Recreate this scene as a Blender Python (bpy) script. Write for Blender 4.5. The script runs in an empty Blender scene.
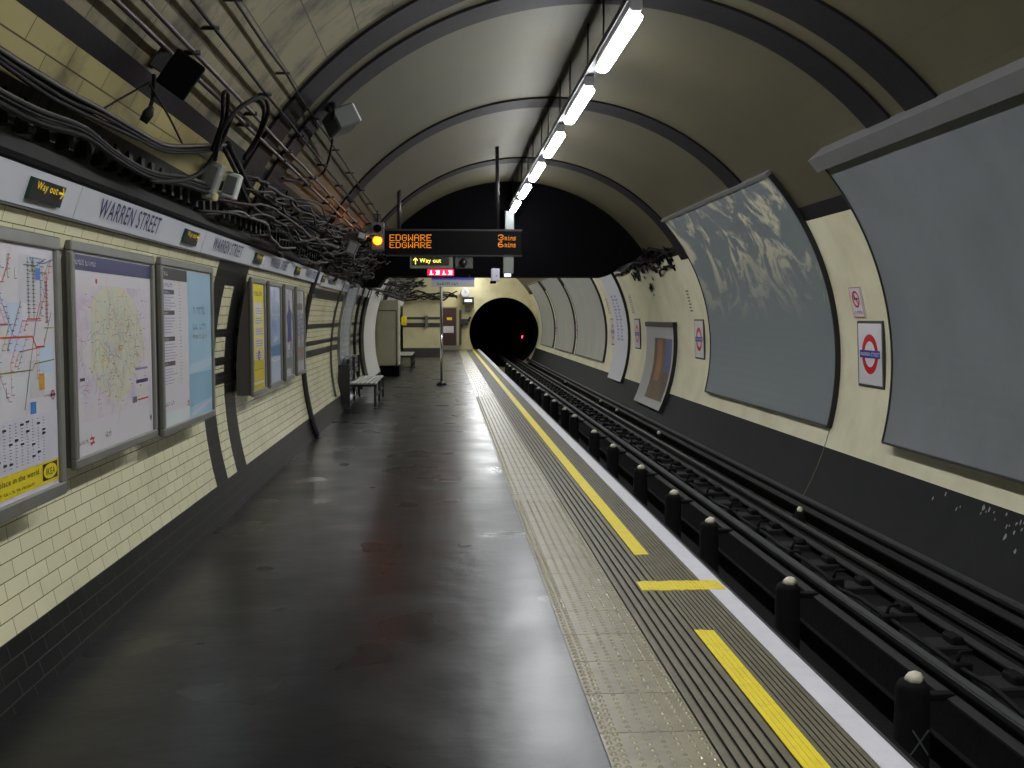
import bpy, math, random
from mathutils import Vector, Matrix
rnd = random.Random(7)
S = bpy.context.scene
COL = S.collection
def lin(c):
    return tuple((x/255/12.92 if x/255 <= .04045 else ((x/255+.055)/1.055)**2.4) for x in c)
# ------------------------------------------------------------------ camera, world, exposure
F_PX = 1050.0; VPX, VPY = 446.0, 317.0
pitch = math.atan((384-VPY)/F_PX); yaw = math.atan((512-VPX)*math.cos(pitch)/F_PX)
cam = bpy.data.cameras.new('camera'); cam.sensor_width = 36; cam.lens = 36*F_PX/1024; cam.clip_start = .05; cam.clip_end = 300
camo = bpy.data.objects.new('camera', cam); COL.objects.link(camo)
CAM = Vector((0, 0, 1.6)); camo.location = CAM
camo.rotation_euler = (math.pi/2-pitch, 0, -yaw)
S.camera = camo
CR = camo.rotation_euler.to_matrix()
w = bpy.data.worlds.new('world'); S.world = w; w.use_nodes = True
w.node_tree.nodes['Background'].inputs[0].default_value = (.5, .52, .6, 1)
w.node_tree.nodes['Background'].inputs[1].default_value = .02
S.view_settings.view_transform = 'Standard'; S.view_settings.look = 'None'
S.view_settings.gamma = 1; S.view_settings.use_curve_mapping = False
S.view_settings.exposure = 1.75
LAMP = 24.0            # strength of the fluorescent diffusers
# ------------------------------------------------------------------ geometry of the station tube
XC, ZC, R = 1.335, 1.06, 3.25
def lx(z, off=0): return XC-math.sqrt(max(.01, (R-off)**2-(z-ZC)**2))
def rx(z, off=0): return XC+math.sqrt(max(.01, (R-off)**2-(z-ZC)**2))
def zt(x, off=0): return ZC+math.sqrt(max(.01, (R-off)**2-(x-XC)**2))
def at(px, py, y):                       # point of the place seen at a pixel, y metres down the platform
    d = CR @ Vector(((px-512)/F_PX, (384-py)/F_PX, -1)); return CAM+d*(y/d.y)
def wallpt(px, py, off=0.0):             # where that line of sight meets the lining
    d = CR @ Vector(((px-512)/F_PX, (384-py)/F_PX, -1)); r = R-off
    a = d.x**2+d.z**2; b = 2*(d.x*(CAM.x-XC)+d.z*(CAM.z-ZC)); c = (CAM.x-XC)**2+(CAM.z-ZC)**2-r*r
    return CAM+d*((-b+math.sqrt(b*b-4*a*c))/(2*a))
# ------------------------------------------------------------------ materials
MATS = {}
def mat(name, col, rough=.6, metal=0, dirt=0, dscale=3, dcol=(25, 22, 18), bump=0, bscale=40, coat=0, stretch=None, contrast=(.45, .7), spec=.5):
    if name in MATS: return MATS[name]
    m = bpy.data.materials.new(name); m.use_nodes = True; nt = m.node_tree; b = nt.nodes['Principled BSDF']
    b.inputs['Base Color'].default_value = (*lin(col), 1); b.inputs['Roughness'].default_value = rough
    b.inputs['Metallic'].default_value = metal; b.inputs['Specular IOR Level'].default_value = spec
    if coat: b.inputs['Coat Weight'].default_value = coat; b.inputs['Coat Roughness'].default_value = .08
    tc = nt.nodes.new('ShaderNodeTexCoord'); mp = nt.nodes.new('ShaderNodeMapping')
    nt.links.new(tc.outputs['Object'], mp.inputs[0])
    if stretch: mp.inputs['Scale'].default_value = stretch
    if dirt:
        n = nt.nodes.new('ShaderNodeTexNoise'); n.inputs['Scale'].default_value = dscale; n.inputs['Detail'].default_value = 6
        n.inputs['Roughness'].default_value = .62
        nt.links.new(mp.outputs[0], n.inputs[0])
        r = nt.nodes.new('ShaderNodeMapRange'); r.inputs[1].default_value = contrast[0]; r.inputs[2].default_value = contrast[1]; r.inputs[4].default_value = dirt
        nt.links.new(n.outputs[0], r.inputs[0])
        x = nt.nodes.new('ShaderNodeMix'); x.data_type = 'RGBA'
        x.inputs[6].default_value = (*lin(col), 1); x.inputs[7].default_value = (*lin(dcol), 1)
        nt.links.new(r.outputs[0], x.inputs[0]); nt.links.new(x.outputs[2], b.inputs['Base Color'])
    if bump:
        n2 = nt.nodes.new('ShaderNodeTexNoise'); n2.inputs['Scale'].default_value = bscale; n2.inputs['Detail'].default_value = 4
        nt.links.new(mp.outputs[0], n2.inputs[0])
        bp = nt.nodes.new('ShaderNodeBump'); bp.inputs['Strength'].default_value = bump; bp.inputs['Distance'].default_value = .01
        nt.links.new(n2.outputs[0], bp.inputs['Height']); nt.links.new(bp.outputs[0], b.inputs['Normal'])
    MATS[name] = m; return m
def emit(name, col, s):
    if name in MATS: return MATS[name]
    m = bpy.data.materials.new(name); m.use_nodes = True; b = m.node_tree.nodes['Principled BSDF']
    b.inputs['Base Color'].default_value = (*lin(col), 1)
    b.inputs['Emission Color'].default_value = (*lin(col), 1); b.inputs['Emission Strength'].default_value = s
    MATS[name] = m; return m
def tile(name, col, col2, mortar, bw, bh, ms=.004, rough=.25, dirt=.0, dscale=1.5, dcol=(40, 36, 25), bump=.3, contrast=(.5, .75)):
    m = bpy.data.materials.new(name); m.use_nodes = True; nt = m.node_tree; b = nt.nodes['Principled BSDF']
    uv = nt.nodes.new('ShaderNodeUVMap'); uv.uv_map = 'UVMap'
    br = nt.nodes.new('ShaderNodeTexBrick'); br.offset = .5
    br.inputs['Color1'].default_value = (*lin(col), 1); br.inputs['Color2'].default_value = (*lin(col2), 1); br.inputs['Mortar'].default_value = (*lin(mortar), 1)
    br.inputs['Scale'].default_value = 1; br.inputs['Mortar Size'].default_value = ms; br.inputs['Mortar Smooth'].default_value = .2
    br.inputs['Brick Width'].default_value = bw; br.inputs['Row Height'].default_value = bh; br.inputs['Bias'].default_value = -.1
    nt.links.new(uv.outputs[0], br.inputs[0])
    out = br.outputs[0]
    if dirt:
        tc = nt.nodes.new('ShaderNodeTexCoord')
        n = nt.nodes.new('ShaderNodeTexNoise'); n.inputs['Scale'].default_value = dscale; n.inputs['Detail'].default_value = 7; n.inputs['Roughness'].default_value = .65
        nt.links.new(tc.outputs['Object'], n.inputs[0])
        r = nt.nodes.new('ShaderNodeMapRange'); r.inputs[1].default_value = contrast[0]; r.inputs[2].default_value = contrast[1]; r.inputs[4].default_value = dirt
        nt.links.new(n.outputs[0], r.inputs[0])
        x = nt.nodes.new('ShaderNodeMix'); x.data_type = 'RGBA'; x.inputs[7].default_value = (*lin(dcol), 1)
        nt.links.new(r.outputs[0], x.inputs[0]); nt.links.new(out, x.inputs[6]); out = x.outputs[2]
    nt.links.new(out, b.inputs['Base Color'])
    b.inputs['Roughness'].default_value = rough
    if name == 'black_tile': b.inputs['Specular IOR Level'].default_value = .14
    bp = nt.nodes.new('ShaderNodeBump'); bp.inputs['Strength'].default_value = bump; bp.inputs['Distance'].default_value = .004; bp.invert = True
    nt.links.new(br.outputs['Fac'], bp.inputs['Height']); nt.links.new(bp.outputs[0], b.inputs['Normal'])
    MATS[name] = m; return m
cream = tile('cream_tile', (226, 222, 186), (219, 214, 177), (92, 86, 66), .23, .076, .0022, .22, .25, 1.2, (120, 112, 70))
black = tile('black_tile', (15, 15, 17), (22, 21, 23), (74, 72, 68), .23, .076, .0022, .35, .2, 2, (50, 50, 48))
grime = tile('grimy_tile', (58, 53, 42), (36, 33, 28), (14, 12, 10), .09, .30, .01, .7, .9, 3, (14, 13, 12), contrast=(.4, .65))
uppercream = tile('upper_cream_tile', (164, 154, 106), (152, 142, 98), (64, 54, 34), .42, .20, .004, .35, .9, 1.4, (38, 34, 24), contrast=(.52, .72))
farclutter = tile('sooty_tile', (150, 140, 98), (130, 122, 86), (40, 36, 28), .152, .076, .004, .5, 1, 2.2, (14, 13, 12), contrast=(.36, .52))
plaster = tile('ceiling_panel', (70, 65, 43), (67, 63, 41), (60, 56, 37), 1.6, .42, .004, .62, .45, .8, (48, 45, 30), .15, contrast=(.35, .8))
plaster_old = tile('ceiling_panel_worn', (122, 114, 86), (114, 106, 80), (52, 46, 34), .62, .30, .005, .6, .95, 2.2, (40, 36, 28), .3, contrast=(.46, .66))
rwall = mat('right_cream', (218, 213, 184), .33, dirt=.35, dscale=1.3, dcol=(150, 138, 100), bump=.05, bscale=6, contrast=(.45, .75))
rdark = mat('right_dark', (29, 29, 31), .7, dirt=.5, dscale=2.5, dcol=(16, 16, 18), bump=.1, bscale=14, spec=.18)
ringm = mat('ring_tile', (21, 18, 21), .65, dirt=.7, dscale=9, dcol=(12, 11, 13), bump=.2, bscale=14, spec=.15)
soot = mat('soot_black', (5, 5, 7), 1.0, spec=.08)
asphalt = None
def make_asphalt():
    m = mat('platform_asphalt', (19, 18, 21), .36, dirt=.5, dscale=1.2, dcol=(14, 13, 15), bump=.5, bscale=4, spec=.34, contrast=(.3, .8))
    nt = m.node_tree; b = nt.nodes['Principled BSDF']
    tc = nt.nodes.new('ShaderNodeTexCoord')
    n = nt.nodes.new('ShaderNodeTexNoise'); n.inputs['Scale'].default_value = 1.6; n.inputs['Detail'].default_value = 1.5
    nt.links.new(tc.outputs['Object'], n.inputs[0])
    r = nt.nodes.new('ShaderNodeMapRange'); r.inputs[1].default_value = .2; r.inputs[2].default_value = .8
    r.inputs[3].default_value = .23; r.inputs[4].default_value = .38
    nt.links.new(n.outputs[0], r.inputs[0]); nt.links.new(r.outputs[0], b.inputs['Roughness'])
    return m
asphalt = make_asphalt()
steel = mat('grey_frame', (128, 128, 122), .38, .35, dirt=.3, dscale=6, dcol=(96, 95, 88))
darksteel = mat('dark_metal', (32, 31, 32), .5, .2)
boxside = mat('box_side', (80, 76, 68), .6, dirt=.3, dscale=3, dcol=(45, 42, 38))
white = mat('white_enamel', (205, 208, 215), .28)
navy = mat('navy_ink', (28, 30, 92), .4)
red = mat('red_ink', (190, 20, 32), .35)
yellow = mat('yellow_paint', (228, 206, 20), .5, dirt=.4, dscale=14, dcol=(165, 150, 30), contrast=(.5, .8))
yink = mat('yellow_ink', (226, 206, 30), .35)
inkblk = mat('black_ink', (26, 26, 30), .4)
lbl = emit('sign_yellow', (250, 215, 45), .04)
rubber = mat('black_rubber', (9, 8, 9), .75, spec=.25)
redpipe = mat('brown_conduit', (44, 18, 17), .5, dirt=.5, dscale=14, dcol=(30, 18, 16))
greycab = mat('grey_cable', (62, 60, 54), .6)
paper = mat('paper', (205, 202, 208), .35, coat=.3)
# ------------------------------------------------------------------ mesh helpers
class MB:
    def __init__(s): s.v = []; s.f = []; s.mi = []; s.mats = []; s.uv = []; s.sm = []
    def m(s, mt):
        if mt not in s.mats: s.mats.append(mt)
        return s.mats.index(mt)
    def face(s, pts, mt, uv=None, smooth=False):
        i = len(s.v); s.v += [tuple(p) for p in pts]; s.f.append(tuple(range(i, i+len(pts)))); s.mi.append(s.m(mt)); s.uv.append(uv); s.sm.append(smooth)
    def raw(s, vs, fs, mt, smooth=False):
        i = len(s.v); s.v += [tuple(p) for p in vs]
        for f in fs: s.f.append(tuple(i+k for k in f)); s.mi.append(s.m(mt)); s.uv.append(None); s.sm.append(smooth)
    def box(s, a, b, mt, bev=0, M=None):
        x0, y0, z0 = [min(p, q) for p, q in zip(a, b)]; x1, y1, z1 = [max(p, q) for p, q in zip(a, b)]
        if bev:
            e = min(bev, (x1-x0)*.45, (y1-y0)*.45, (z1-z0)*.45)
            vs = []
            for z, k in ((z0, e), (z0+e, 0), (z1-e, 0), (z1, e)):
                c = e
                if k: xs = (x0+k, x1-k); ys = (y0+k, y1-k); c = 0
                else: xs = (x0, x1); ys = (y0, y1)
                ring = [(xs[0]+c, ys[0], z), (xs[1]-c, ys[0], z), (xs[1], ys[0]+c, z), (xs[1], ys[1]-c, z), (xs[1]-c, ys[1], z), (xs[0]+c, ys[1], z), (xs[0], ys[1]-c, z), (xs[0], ys[0]+c, z)]
                vs += ring
            fs = [tuple(range(7, -1, -1)), tuple(range(24, 32))]
            for r_ in range(3):
                for k in range(8): fs.append((r_*8+k, r_*8+(k+1) % 8, r_*8+8+(k+1) % 8, r_*8+8+k))
        else:
            vs = [(x, y, z) for z in (z0, z1) for (x, y) in ((x0, y0), (x1, y0), (x1, y1), (x0, y1))]
            fs = [(3, 2, 1, 0), (4, 5, 6, 7), (0, 1, 5, 4), (1, 2, 6, 5), (2, 3, 7, 6), (3, 0, 4, 7)]
        if M: vs = [M @ Vector(v) for v in vs]
        s.raw(vs, fs, mt); return s
    def tube(s, pts, r, mt, n=8, caps=True):
        pts = [Vector(p) for p in pts]; N = len(pts); vs = []
        t0 = (pts[1]-pts[0]).normalized(); a = t0.orthogonal().normalized()
        for i, p in enumerate(pts):
            t = ((pts[min(i+1, N-1)]-pts[max(i-1, 0)])).normalized()
            a = (a-t*a.dot(t)).normalized(); b = t.cross(a)
            rr = r[i] if isinstance(r, (list, tuple)) else r
            for k in range(n):
                g = 2*math.pi*k/n; vs.append(p+(a*math.cos(g)+b*math.sin(g))*rr)
        fs = [(i*n+k, i*n+(k+1) % n, (i+1)*n+(k+1) % n, (i+1)*n+k) for i in range(N-1) for k in range(n)]
        if caps: fs += [tuple(range(n-1, -1, -1)), tuple((N-1)*n+k for k in range(n))]
        s.raw(vs, fs, mt, True); return s
    def prism(s, poly, y0, y1, mt):      # polygon in x,z extruded along y
        n = len(poly); vs = [(x, y0, z) for x, z in poly]+[(x, y1, z) for x, z in poly]
        fs = [tuple(range(n)), tuple(range(2*n-1, n-1, -1))]+[((k+1) % n, k, n+k, n+(k+1) % n) for k in range(n)]
        s.raw(vs, fs, mt); return s
    def disc(s, c, r, ax, ay, mt, n=28, r0=0, h=0, M=None):
        c = Vector(c); ax = Vector(ax); ay = Vector(ay)
        for k in range(n):
            a, b = 2*math.pi*k/n, 2*math.pi*(k+1)/n
            p = [c+(ax*math.cos(t)+ay*math.sin(t))*q for q, t in ((r0, a), (r, a), (r, b), (r0, b))]
            s.face(p if r0 else p[1:3]+[c], mt)
        return s
    def build(s, name, parent=None, mt=None, smooth=None):
        me = bpy.data.meshes.new(name); me.from_pydata(s.v, [], s.f)
        for m_ in s.mats: me.materials.append(m_)
        for p, mi, sm in zip(me.polygons, s.mi, s.sm): p.material_index = mi; p.use_smooth = sm if smooth is None else smooth
        if any(u for u in s.uv):
            L = me.uv_layers.new(name='UVMap')
            for p, u in zip(me.polygons, s.uv):
                if u:
                    for li, q in zip(p.loop_indices, u): L.data[li].uv = q
        me.validate(); me.update()
        o = bpy.data.objects.new(name, me); COL.objects.link(o)
        if parent: o.parent = parent; o.matrix_parent_inverse = Matrix.Translation(-parent.location) if parent.location.length else Matrix()
        return o
def weld(o):
    import bmesh
    bm = bmesh.new(); bm.from_mesh(o.data); bmesh.ops.remove_doubles(bm, verts=bm.verts, dist=1e-4); bm.to_mesh(o.data); bm.free()
def tag(o, label=None, cat=None, group=None, kind=None):
    if label: o['label'] = label
    if cat: o['category'] = cat
    if group: o['group'] = group
    if kind: o['kind'] = kind
    return o
def struct(o): o['kind'] = 'structure'; return o
def empty(name, loc, label, cat, group=None):
    o = bpy.data.objects.new(name, None); COL.objects.link(o); o.location = loc; o.empty_display_size = .1
    return tag(o, label, cat, group)
def dup(root, d=(0, 0, 0), label=None):
    c = root.copy(); COL.objects.link(c); c.location = root.location+Vector(d)
    if label: c['label'] = label
    for ch in list(root.children):
        k = ch.copy(); COL.objects.link(k); k.parent = c; k.matrix_parent_inverse = ch.matrix_parent_inverse.copy()
        for g in list(ch.children):
            q = g.copy(); COL.objects.link(q); q.parent = k; q.matrix_parent_inverse = g.matrix_parent_inverse.copy()
    return c
_tc = {}
LEGIBLE = {'WARREN STREET', 'Way out', 'IKEA', 'most important place in the world.'}
def text_geo(body):
    if body in _tc: return _tc[body]
    cu = bpy.data.curves.new('t', 'FONT'); cu.body = body; cu.size = 1; cu.resolution_u = 3; cu.offset = .006; cu.space_character = 1.12
    o = bpy.data.objects.new('t', cu); COL.objects.link(o); bpy.context.view_layer.update()
    me = bpy.data.meshes.new_from_object(o.evaluated_get(bpy.context.evaluated_depsgraph_get()))
    vs = [tuple(v.co) for v in me.vertices]; fs = [tuple(p.vertices) for p in me.polygons]
    bpy.data.objects.remove(o); bpy.data.curves.remove(cu); bpy.data.meshes.remove(me)
    x0 = min(v[0] for v in vs); x1 = max(v[0] for v in vs); y0 = min(v[1] for v in vs); y1 = max(v[1] for v in vs)
    _tc[body] = ([((v[0]-x0)/(x1-x0), (v[1]-y0)/(y1-y0)) for v in vs], fs); return _tc[body]
def put_text(mb, body, o, ax, ay, W, H, mt, flip=False):
    """text filling W x H, lower corner at o, reading along ax; outline bold by doubled offset"""
    o = Vector(o); ax = Vector(ax); ay = Vector(ay)
    if body not in LEGIBLE:      # too small to read in the photograph: illegible strokes only
        g = random.Random(len(body)+int(W*1000)); n = len(body); c = W/n
        for i, ch in enumerate(body):
            if ch == ' ': continue
            h0, h1 = g.choice([(0, .7), (0, 1), (.1, .75)]); a = i*c; b = a+c*.72
            for (x0, x1, y0, y1) in ((a, a+c*.22, h0, h1), (a, b, h0, h0+.22)) if g.random() < .5 else ((a, b, .55, .75), (b-c*.22, b, h0, h1)):
                mb.raw([o+ax*x0+ay*(H*y0), o+ax*x1+ay*(H*y0), o+ax*x1+ay*(H*y1), o+ax*x0+ay*(H*y1)], [(0, 1, 2, 3)], mt)
        return
    vs, fs = text_geo(body)
    mb.raw([o+ax*(x*W)+ay*(y*H) for x, y in vs], fs, mt)
X, Y, Z = Vector((1, 0, 0)), Vector((0, 1, 0)), Vector((0, 0, 1))
class Print:
    """ink on a board: rectangles, lines, discs and text in board coordinates"""
    def __init__(s, o, ax, ay, mb=None):
        s.o = Vector(o); s.ax = Vector(ax); s.ay = Vector(ay); s.n = s.ax.cross(s.ay).normalized(); s.mb = mb or MB(); s.k = 0
    def p(s, u, v, l): return s.o+s.ax*u+s.ay*v+s.n*(.0007*l+s.k*2.5e-6)
    def rect(s, u0, v0, u1, v1, mt, l=1):
        s.k = (s.k+1) % 200
        s.mb.face([s.p(u0, v0, l), s.p(u1, v0, l), s.p(u1, v1, l), s.p(u0, v1, l)], mt)
    def line(s, pts, wd, mt, l=2):
        for (a, b), (c, d) in zip(pts, pts[1:]):
            s.k = (s.k+1) % 200; L = math.hypot(c-a, d-b) or 1; nx, ny = -(d-b)/L*wd/2, (c-a)/L*wd/2; ex, ey = (c-a)/L*wd/3, (d-b)/L*wd/3
            s.mb.face([s.p(a-nx-ex, b-ny-ey, l), s.p(c-nx+ex, d-ny+ey, l), s.p(c+nx+ex, d+ny+ey, l), s.p(a+nx-ex, b+ny-ey, l)][:], mt)
    def ring(s, u, v, r, r0, mt, l=3, n=28, sy=1):
        s.mb.disc(s.p(u, v, l), r, s.ax, s.ay*sy, mt, n, r0)
    def text(s, b, u, v, W, H, mt, l=4): put_text(s.mb, b, s.p(u, v, l), s.ax, s.ay, W, H, mt)
def ink(col, rough=.4): return mat('ink_%d_%d_%d' % col, col, rough)
# ------------------------------------------------------------------ tube lining
Y0, Y1 = -7.0, 52.0
def arcgrid(name, zs_or_ang, ys, fn, matfn, uvscale=1):
    pass
def ang(z, side): # angle measured from +x axis
    a = math.asin((z-ZC)/R); return math.pi-a if side == 'l' else a
def lining(name, angs, ys, matfn, rr=R):
    mb = MB()
    for i in range(len(angs)-1):
        a0, a1 = angs[i], angs[i+1]
        n = max(1, int(abs(a1-a0)/.035)); n = min(n, 60)
        for k in range(n):
            b0 = a0+(a1-a0)*k/n; b1 = a0+(a1-a0)*(k+1)/n
            p0 = (XC+rr*math.cos(b0), ZC+rr*math.sin(b0)); p1 = (XC+rr*math.cos(b1), ZC+rr*math.sin(b1))
            for j in range(len(ys)-1):
                y0, y1 = ys[j], ys[j+1]
                mt = matfn((a0+a1)/2, (y0+y1)/2, i, j)
                u0, u1 = rr*b0, rr*b1
                mb.face([(p0[0], y0, p0[1]), (p0[0], y1, p0[1]), (p1[0], y1, p1[1]), (p1[0], y0, p1[1])], mt, [(y0, u0), (y1, u0), (y1, u1), (y0, u1)], True)
    o = mb.build(name); weld(o)
    return struct(o)
# left wall: z breaks from the floor upward
zb = [-.02, .26, 1.03, 1.13, 1.19, 1.26, 1.43, 1.50, 1.86, 2.0, 2.06, 2.22, 2.48, 2.69, 2.78]
yb = [Y0, 8.38, 8.80, 9.18, 9.62, 14.0, 14.35, 21, 40, Y1]
bars = {(1.03, 1.13), (1.19, 1.26), (1.43, 1.50)}
def lmat(a, y, i, j):
    z0, z1 = zb[i], zb[i+1]; j = [k for k in range(len(yb)-1) if yb[k] <= y < yb[k+1]][0]
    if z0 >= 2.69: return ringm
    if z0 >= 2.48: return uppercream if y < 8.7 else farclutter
    if z0 >= 2.22: return grime
    if z0 >= 2.06: return black
    if z1 <= .27: return black
    if j in (1, 3): return black
    if (z0, z1) in bars and j != 0: return black if (z0 != 1.03 or y > 10) else black
    if z0 >= 1.86 and z0 < 2.0 and (j in (2,) or y > 13.8): return black
    if z0 >= 2.0: return black if j in (1, 2, 3) and y < 9.2 else cream
    return cream
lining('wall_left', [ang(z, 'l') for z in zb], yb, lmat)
# right wall
zr = [2.85, 2.70, .08, -1.0]
lining('wall_right', [ang(z, 'r') for z in zr], [Y0, 6, 20, 36, Y1], lambda a, y, i, j: [ringm, rwall, rdark][i])
# ceiling: worn panels over the platform side up to the ring pair
aL, aR = ang(2.78, 'l'), ang(2.85, 'r'); am = 2.05
lining('ceiling', [aR, 1.2, am, aL], [Y0, 7.76, 8.29, 20, Y1], lambda a, y, i, j: plaster_old if (i == 2 and j == 0) else plaster)
# outside shell keeps stray light out
# rings
def ring(n, y0, y1, a0=None, a1=None, th=.025):
    mb = MB(); a0 = ang(2.25, 'l') if a0 is None else a0; a1 = ang(2.62, 'r') if a1 is None else a1; N = 90
    for k in range(N):
        b0, b1 = a0+(a1-a0)*k/N, a0+(a1-a0)*(k+1)/N
        q = [(XC+r_*math.cos(b), ZC+r_*math.sin(b)) for r_ in (R-th, R+.01) for b in (b0, b1)]
        mb.face([(q[0][0], y0, q[0][1]), (q[0][0], y1, q[0][1]), (q[1][0], y1, q[1][1]), (q[1][0], y0, q[1][1])], ringm, smooth=True)
        mb.face([(q[0][0], y0, q[0][1]), (q[1][0], y0, q[1][1]), (q[3][0], y0, q[3][1]), (q[2][0], y0, q[2][1])], ringm)
        mb.face([(q[0][0], y1, q[0][1]), (q[1][0], y1, q[1][1]), (q[3][0], y1, q[3][1]), (q[2][0], y1, q[2][1])], ringm)
    return struct(mb.build('trim_%d' % n))
for i, (a, b) in enumerate([(-1.6, -1.1), (2.9, 3.4), (7.84, 8.37), (8.68, 9.15), (13.07, 13.62), (17.97, 18.5)]): ring(i+1, a, b)
# floor slab (platform) and its surface zones
mb = MB(); mb.box((-1.9, Y0, -.35), (.58, Y1, 0), asphalt); mb.box((-1.9, Y0, -1.4), (1.36, Y1, -.35), rdark)
struct(mb.build('floor'))
# tactile paving: slabs with raised domes
tact = mat('tactile_slab', (132, 124, 98), .38, dirt=.7, dscale=6, dcol=(94, 89, 72), bump=.1, bscale=60, contrast=(.4, .7))
studm = mat('tactile_stud', (158, 152, 128), .25, .4)
mb = MB(); y = Y0
while y < Y1:
    y2 = min(y+.42, Y1); mb.box((.583, y+.005, -.2), (.985, y2-.005, .001), tact); y = y2
mb.box((.58, Y0, -.3), (.99, Y1, -.008), soot)
rows = [.605, .640, .70, .755, .81, .865, .92, .965]
y = 2.0
while y < 21:
    for i, x in enumerate(rows):
        r_ = .0145 if i < 2 else .0115; h = .007 if i < 2 else .0055
        yy = y+(.0 if i % 2 else .02)
        vs = [(x+r_*math.cos(k*math.pi/3), yy+r_*math.sin(k*math.pi/3), .001) for k in range(6)]+[(x+r_*.6*math.cos(k*math.pi/3), yy+r_*.6*math.sin(k*math.pi/3), .001+h) for k in range(6)]
        mb.raw(vs, [(k, (k+1) % 6, 6+(k+1) % 6, 6+k) for k in range(6)]+[tuple(range(6, 12))], studm, True)
    y += .05 if y < 9 else .1
for x in rows: mb.box((x-.006, 21, .001), (x+.006, Y1, .005), studm)
struct(mb.build('floor_tactile'))
# ribbed nosing slabs
rib = mat('ribbed_slab', (98, 92, 70), .55, dirt=.5, dscale=8, dcol=(66, 62, 50), bump=.2, bscale=50)
mb = MB(); mb.box((.988, Y0, -.34), (1.64, Y1, -.012), mat('groove', (34, 32, 27), .8))
def ribs(x0, x1, n, gap, mt, ya, yb_, top=0.0):
    w_ = (x1-x0)/n
    for k in range(n): mb.box((x0+k*w_+gap/2, ya, -.012), (x0+(k+1)*w_-gap/2, yb_, top), mt)
ribs(.988, 1.26, 6, .014, rib, Y0, Y1)
ribs(1.36, 1.536, 7, .006, rib, Y0, Y1)
ribs(1.26, 1.36, 4, .006, rib, Y0, Y1)
struct(mb.build('floor_edge'))
wp = mat('white_line_paint', (205, 203, 210), .5, dirt=.25, dscale=10, dcol=(170, 168, 168))
mb = MB(); mb.box((1.536, Y0, -.05), (1.652, Y1, .002), wp); o = struct(mb.build('trim_20'))
mb = MB(); mb.box((1.652, Y0, -.10), (1.664, Y1, -.004), darksteel); mb.box((1.60, Y0, -.3), (1.655, Y1, -.05), rdark); struct(mb.build('trim_21'))
def stripe(y0, y1, lab):
    mb = MB(); w_ = .1/4
    for k in range(4): mb.box((1.26+k*w_+.0005, y0+rnd.uniform(0, .03), -.006), (1.26+(k+1)*w_-.0005, y1-rnd.uniform(0, .03), .0025), yellow)
    return tag(mb.build('yellow_line'), lab, 'floor marking')
stripe(1.5, 5.22, 'broad yellow safety line section in front of the crossbar, cut by the frame')
stripe(6.92, 51.8, 'long yellow safety line running from the crossbar back to the dark tunnel mouth')
mb = MB()
for k in range(20):
    x0 = 1.14+k*.0250; mb.box((x0+.001, 5.99+rnd.uniform(0, .02), -.006), (x0+.0240, 6.22-rnd.uniform(0, .02), .0028), yellow)
tag(mb.build('yellow_crossbar'), 'short yellow bar painted crosswise on the ribbed platform edge', 'floor marking')
# track bed, pit
bed = mat('track_bed', (19, 18, 18), .9, dirt=.6, dscale=5, dcol=(10, 10, 10), spec=.2, bump=.5, bscale=18)
mb = MB(); mb.box((1.3, Y0, -1.3), (4.7, 75, -1.2), bed)
mb.box((1.3, Y0, -1.2), (2.45, 75, -.72), bed); mb.box((3.30, Y0, -1.2), (4.55, 75, -.72), bed)
struct(mb.build('floor_trackbed'))
# headwall with portal
PX, PZ, PR = 2.86, .85, 1.71
hw = mat('headwall_cream', (214, 204, 160), .5, dirt=.4, dscale=1.3, dcol=(165, 152, 112))
mb = MB(); N = 64
for k in range(N):
    ps = []
    for t in (2*math.pi*k/N, 2*math.pi*(k+1)/N):
        dx, dz = math.cos(t), math.sin(t); cx, cz = PX-XC, PZ-ZC
        b = cx*dx+cz*dz; c = cx*cx+cz*cz-R*R; L = max(-b+math.sqrt(b*b-c), PR+.01)
        ps.append(((PX+PR*dx, PZ+PR*dz), (PX+L*dx, PZ+L*dz)))
    (i0, o0), (i1, o1) = ps
    mb.face([(i0[0], 52, i0[1]), (i1[0], 52, i1[1]), (o1[0], 52, o1[1]), (o0[0], 52, o0[1])], hw)
    mb.face([(i0[0], 52, i0[1]), (i1[0], 52, i1[1]), (i1[0], 76, i1[1]), (i0[0], 76, i0[1])], soot)
    mb.face([(i0[0], 51.93, i0[1]), (i1[0], 51.93, i1[1]), (i1[0], 52.0, i1[1]), (i0[0], 52.0, i0[1])], rdark)
mb.face([(PX-2, 76, -1.3), (PX+2, 76, -1.3), (PX+2, 76, 3), (PX-2, 76, 3)], soot)
struct(mb.build('wall_end'))
# black crossing overhead
mb = MB(); poly = []
for k in range(41):
    a = ang(2.2, 'l')+(ang(2.9, 'r')-ang(2.2, 'l'))*k/40
    poly.append((XC+(R+.02)*math.cos(a), ZC+(R+.02)*math.sin(a)))
poly += [(3.85, 2.76), (3.55, 2.62), (3.3, 2.45), (3.2, 2.415), (-1.2, 2.415), (-1.35, 2.2)]
mb.prism(poly, 21.2, 22.0, soot)
struct(mb.build('wall_crossing'))
# left part of the end: projecting cream wall with stripes
mb = MB(); mb.box((-1.75, 43, 0), (-.2, 51.9, 3.4), hw)
for z0, z1 in ((1.50, 1.60), (1.18, 1.36), (0.0, .34)): mb.box((-1.75, 42.985, z0), (-.195, 43.3, z1), black)
struct(mb.build('wall_stub'))
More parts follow.
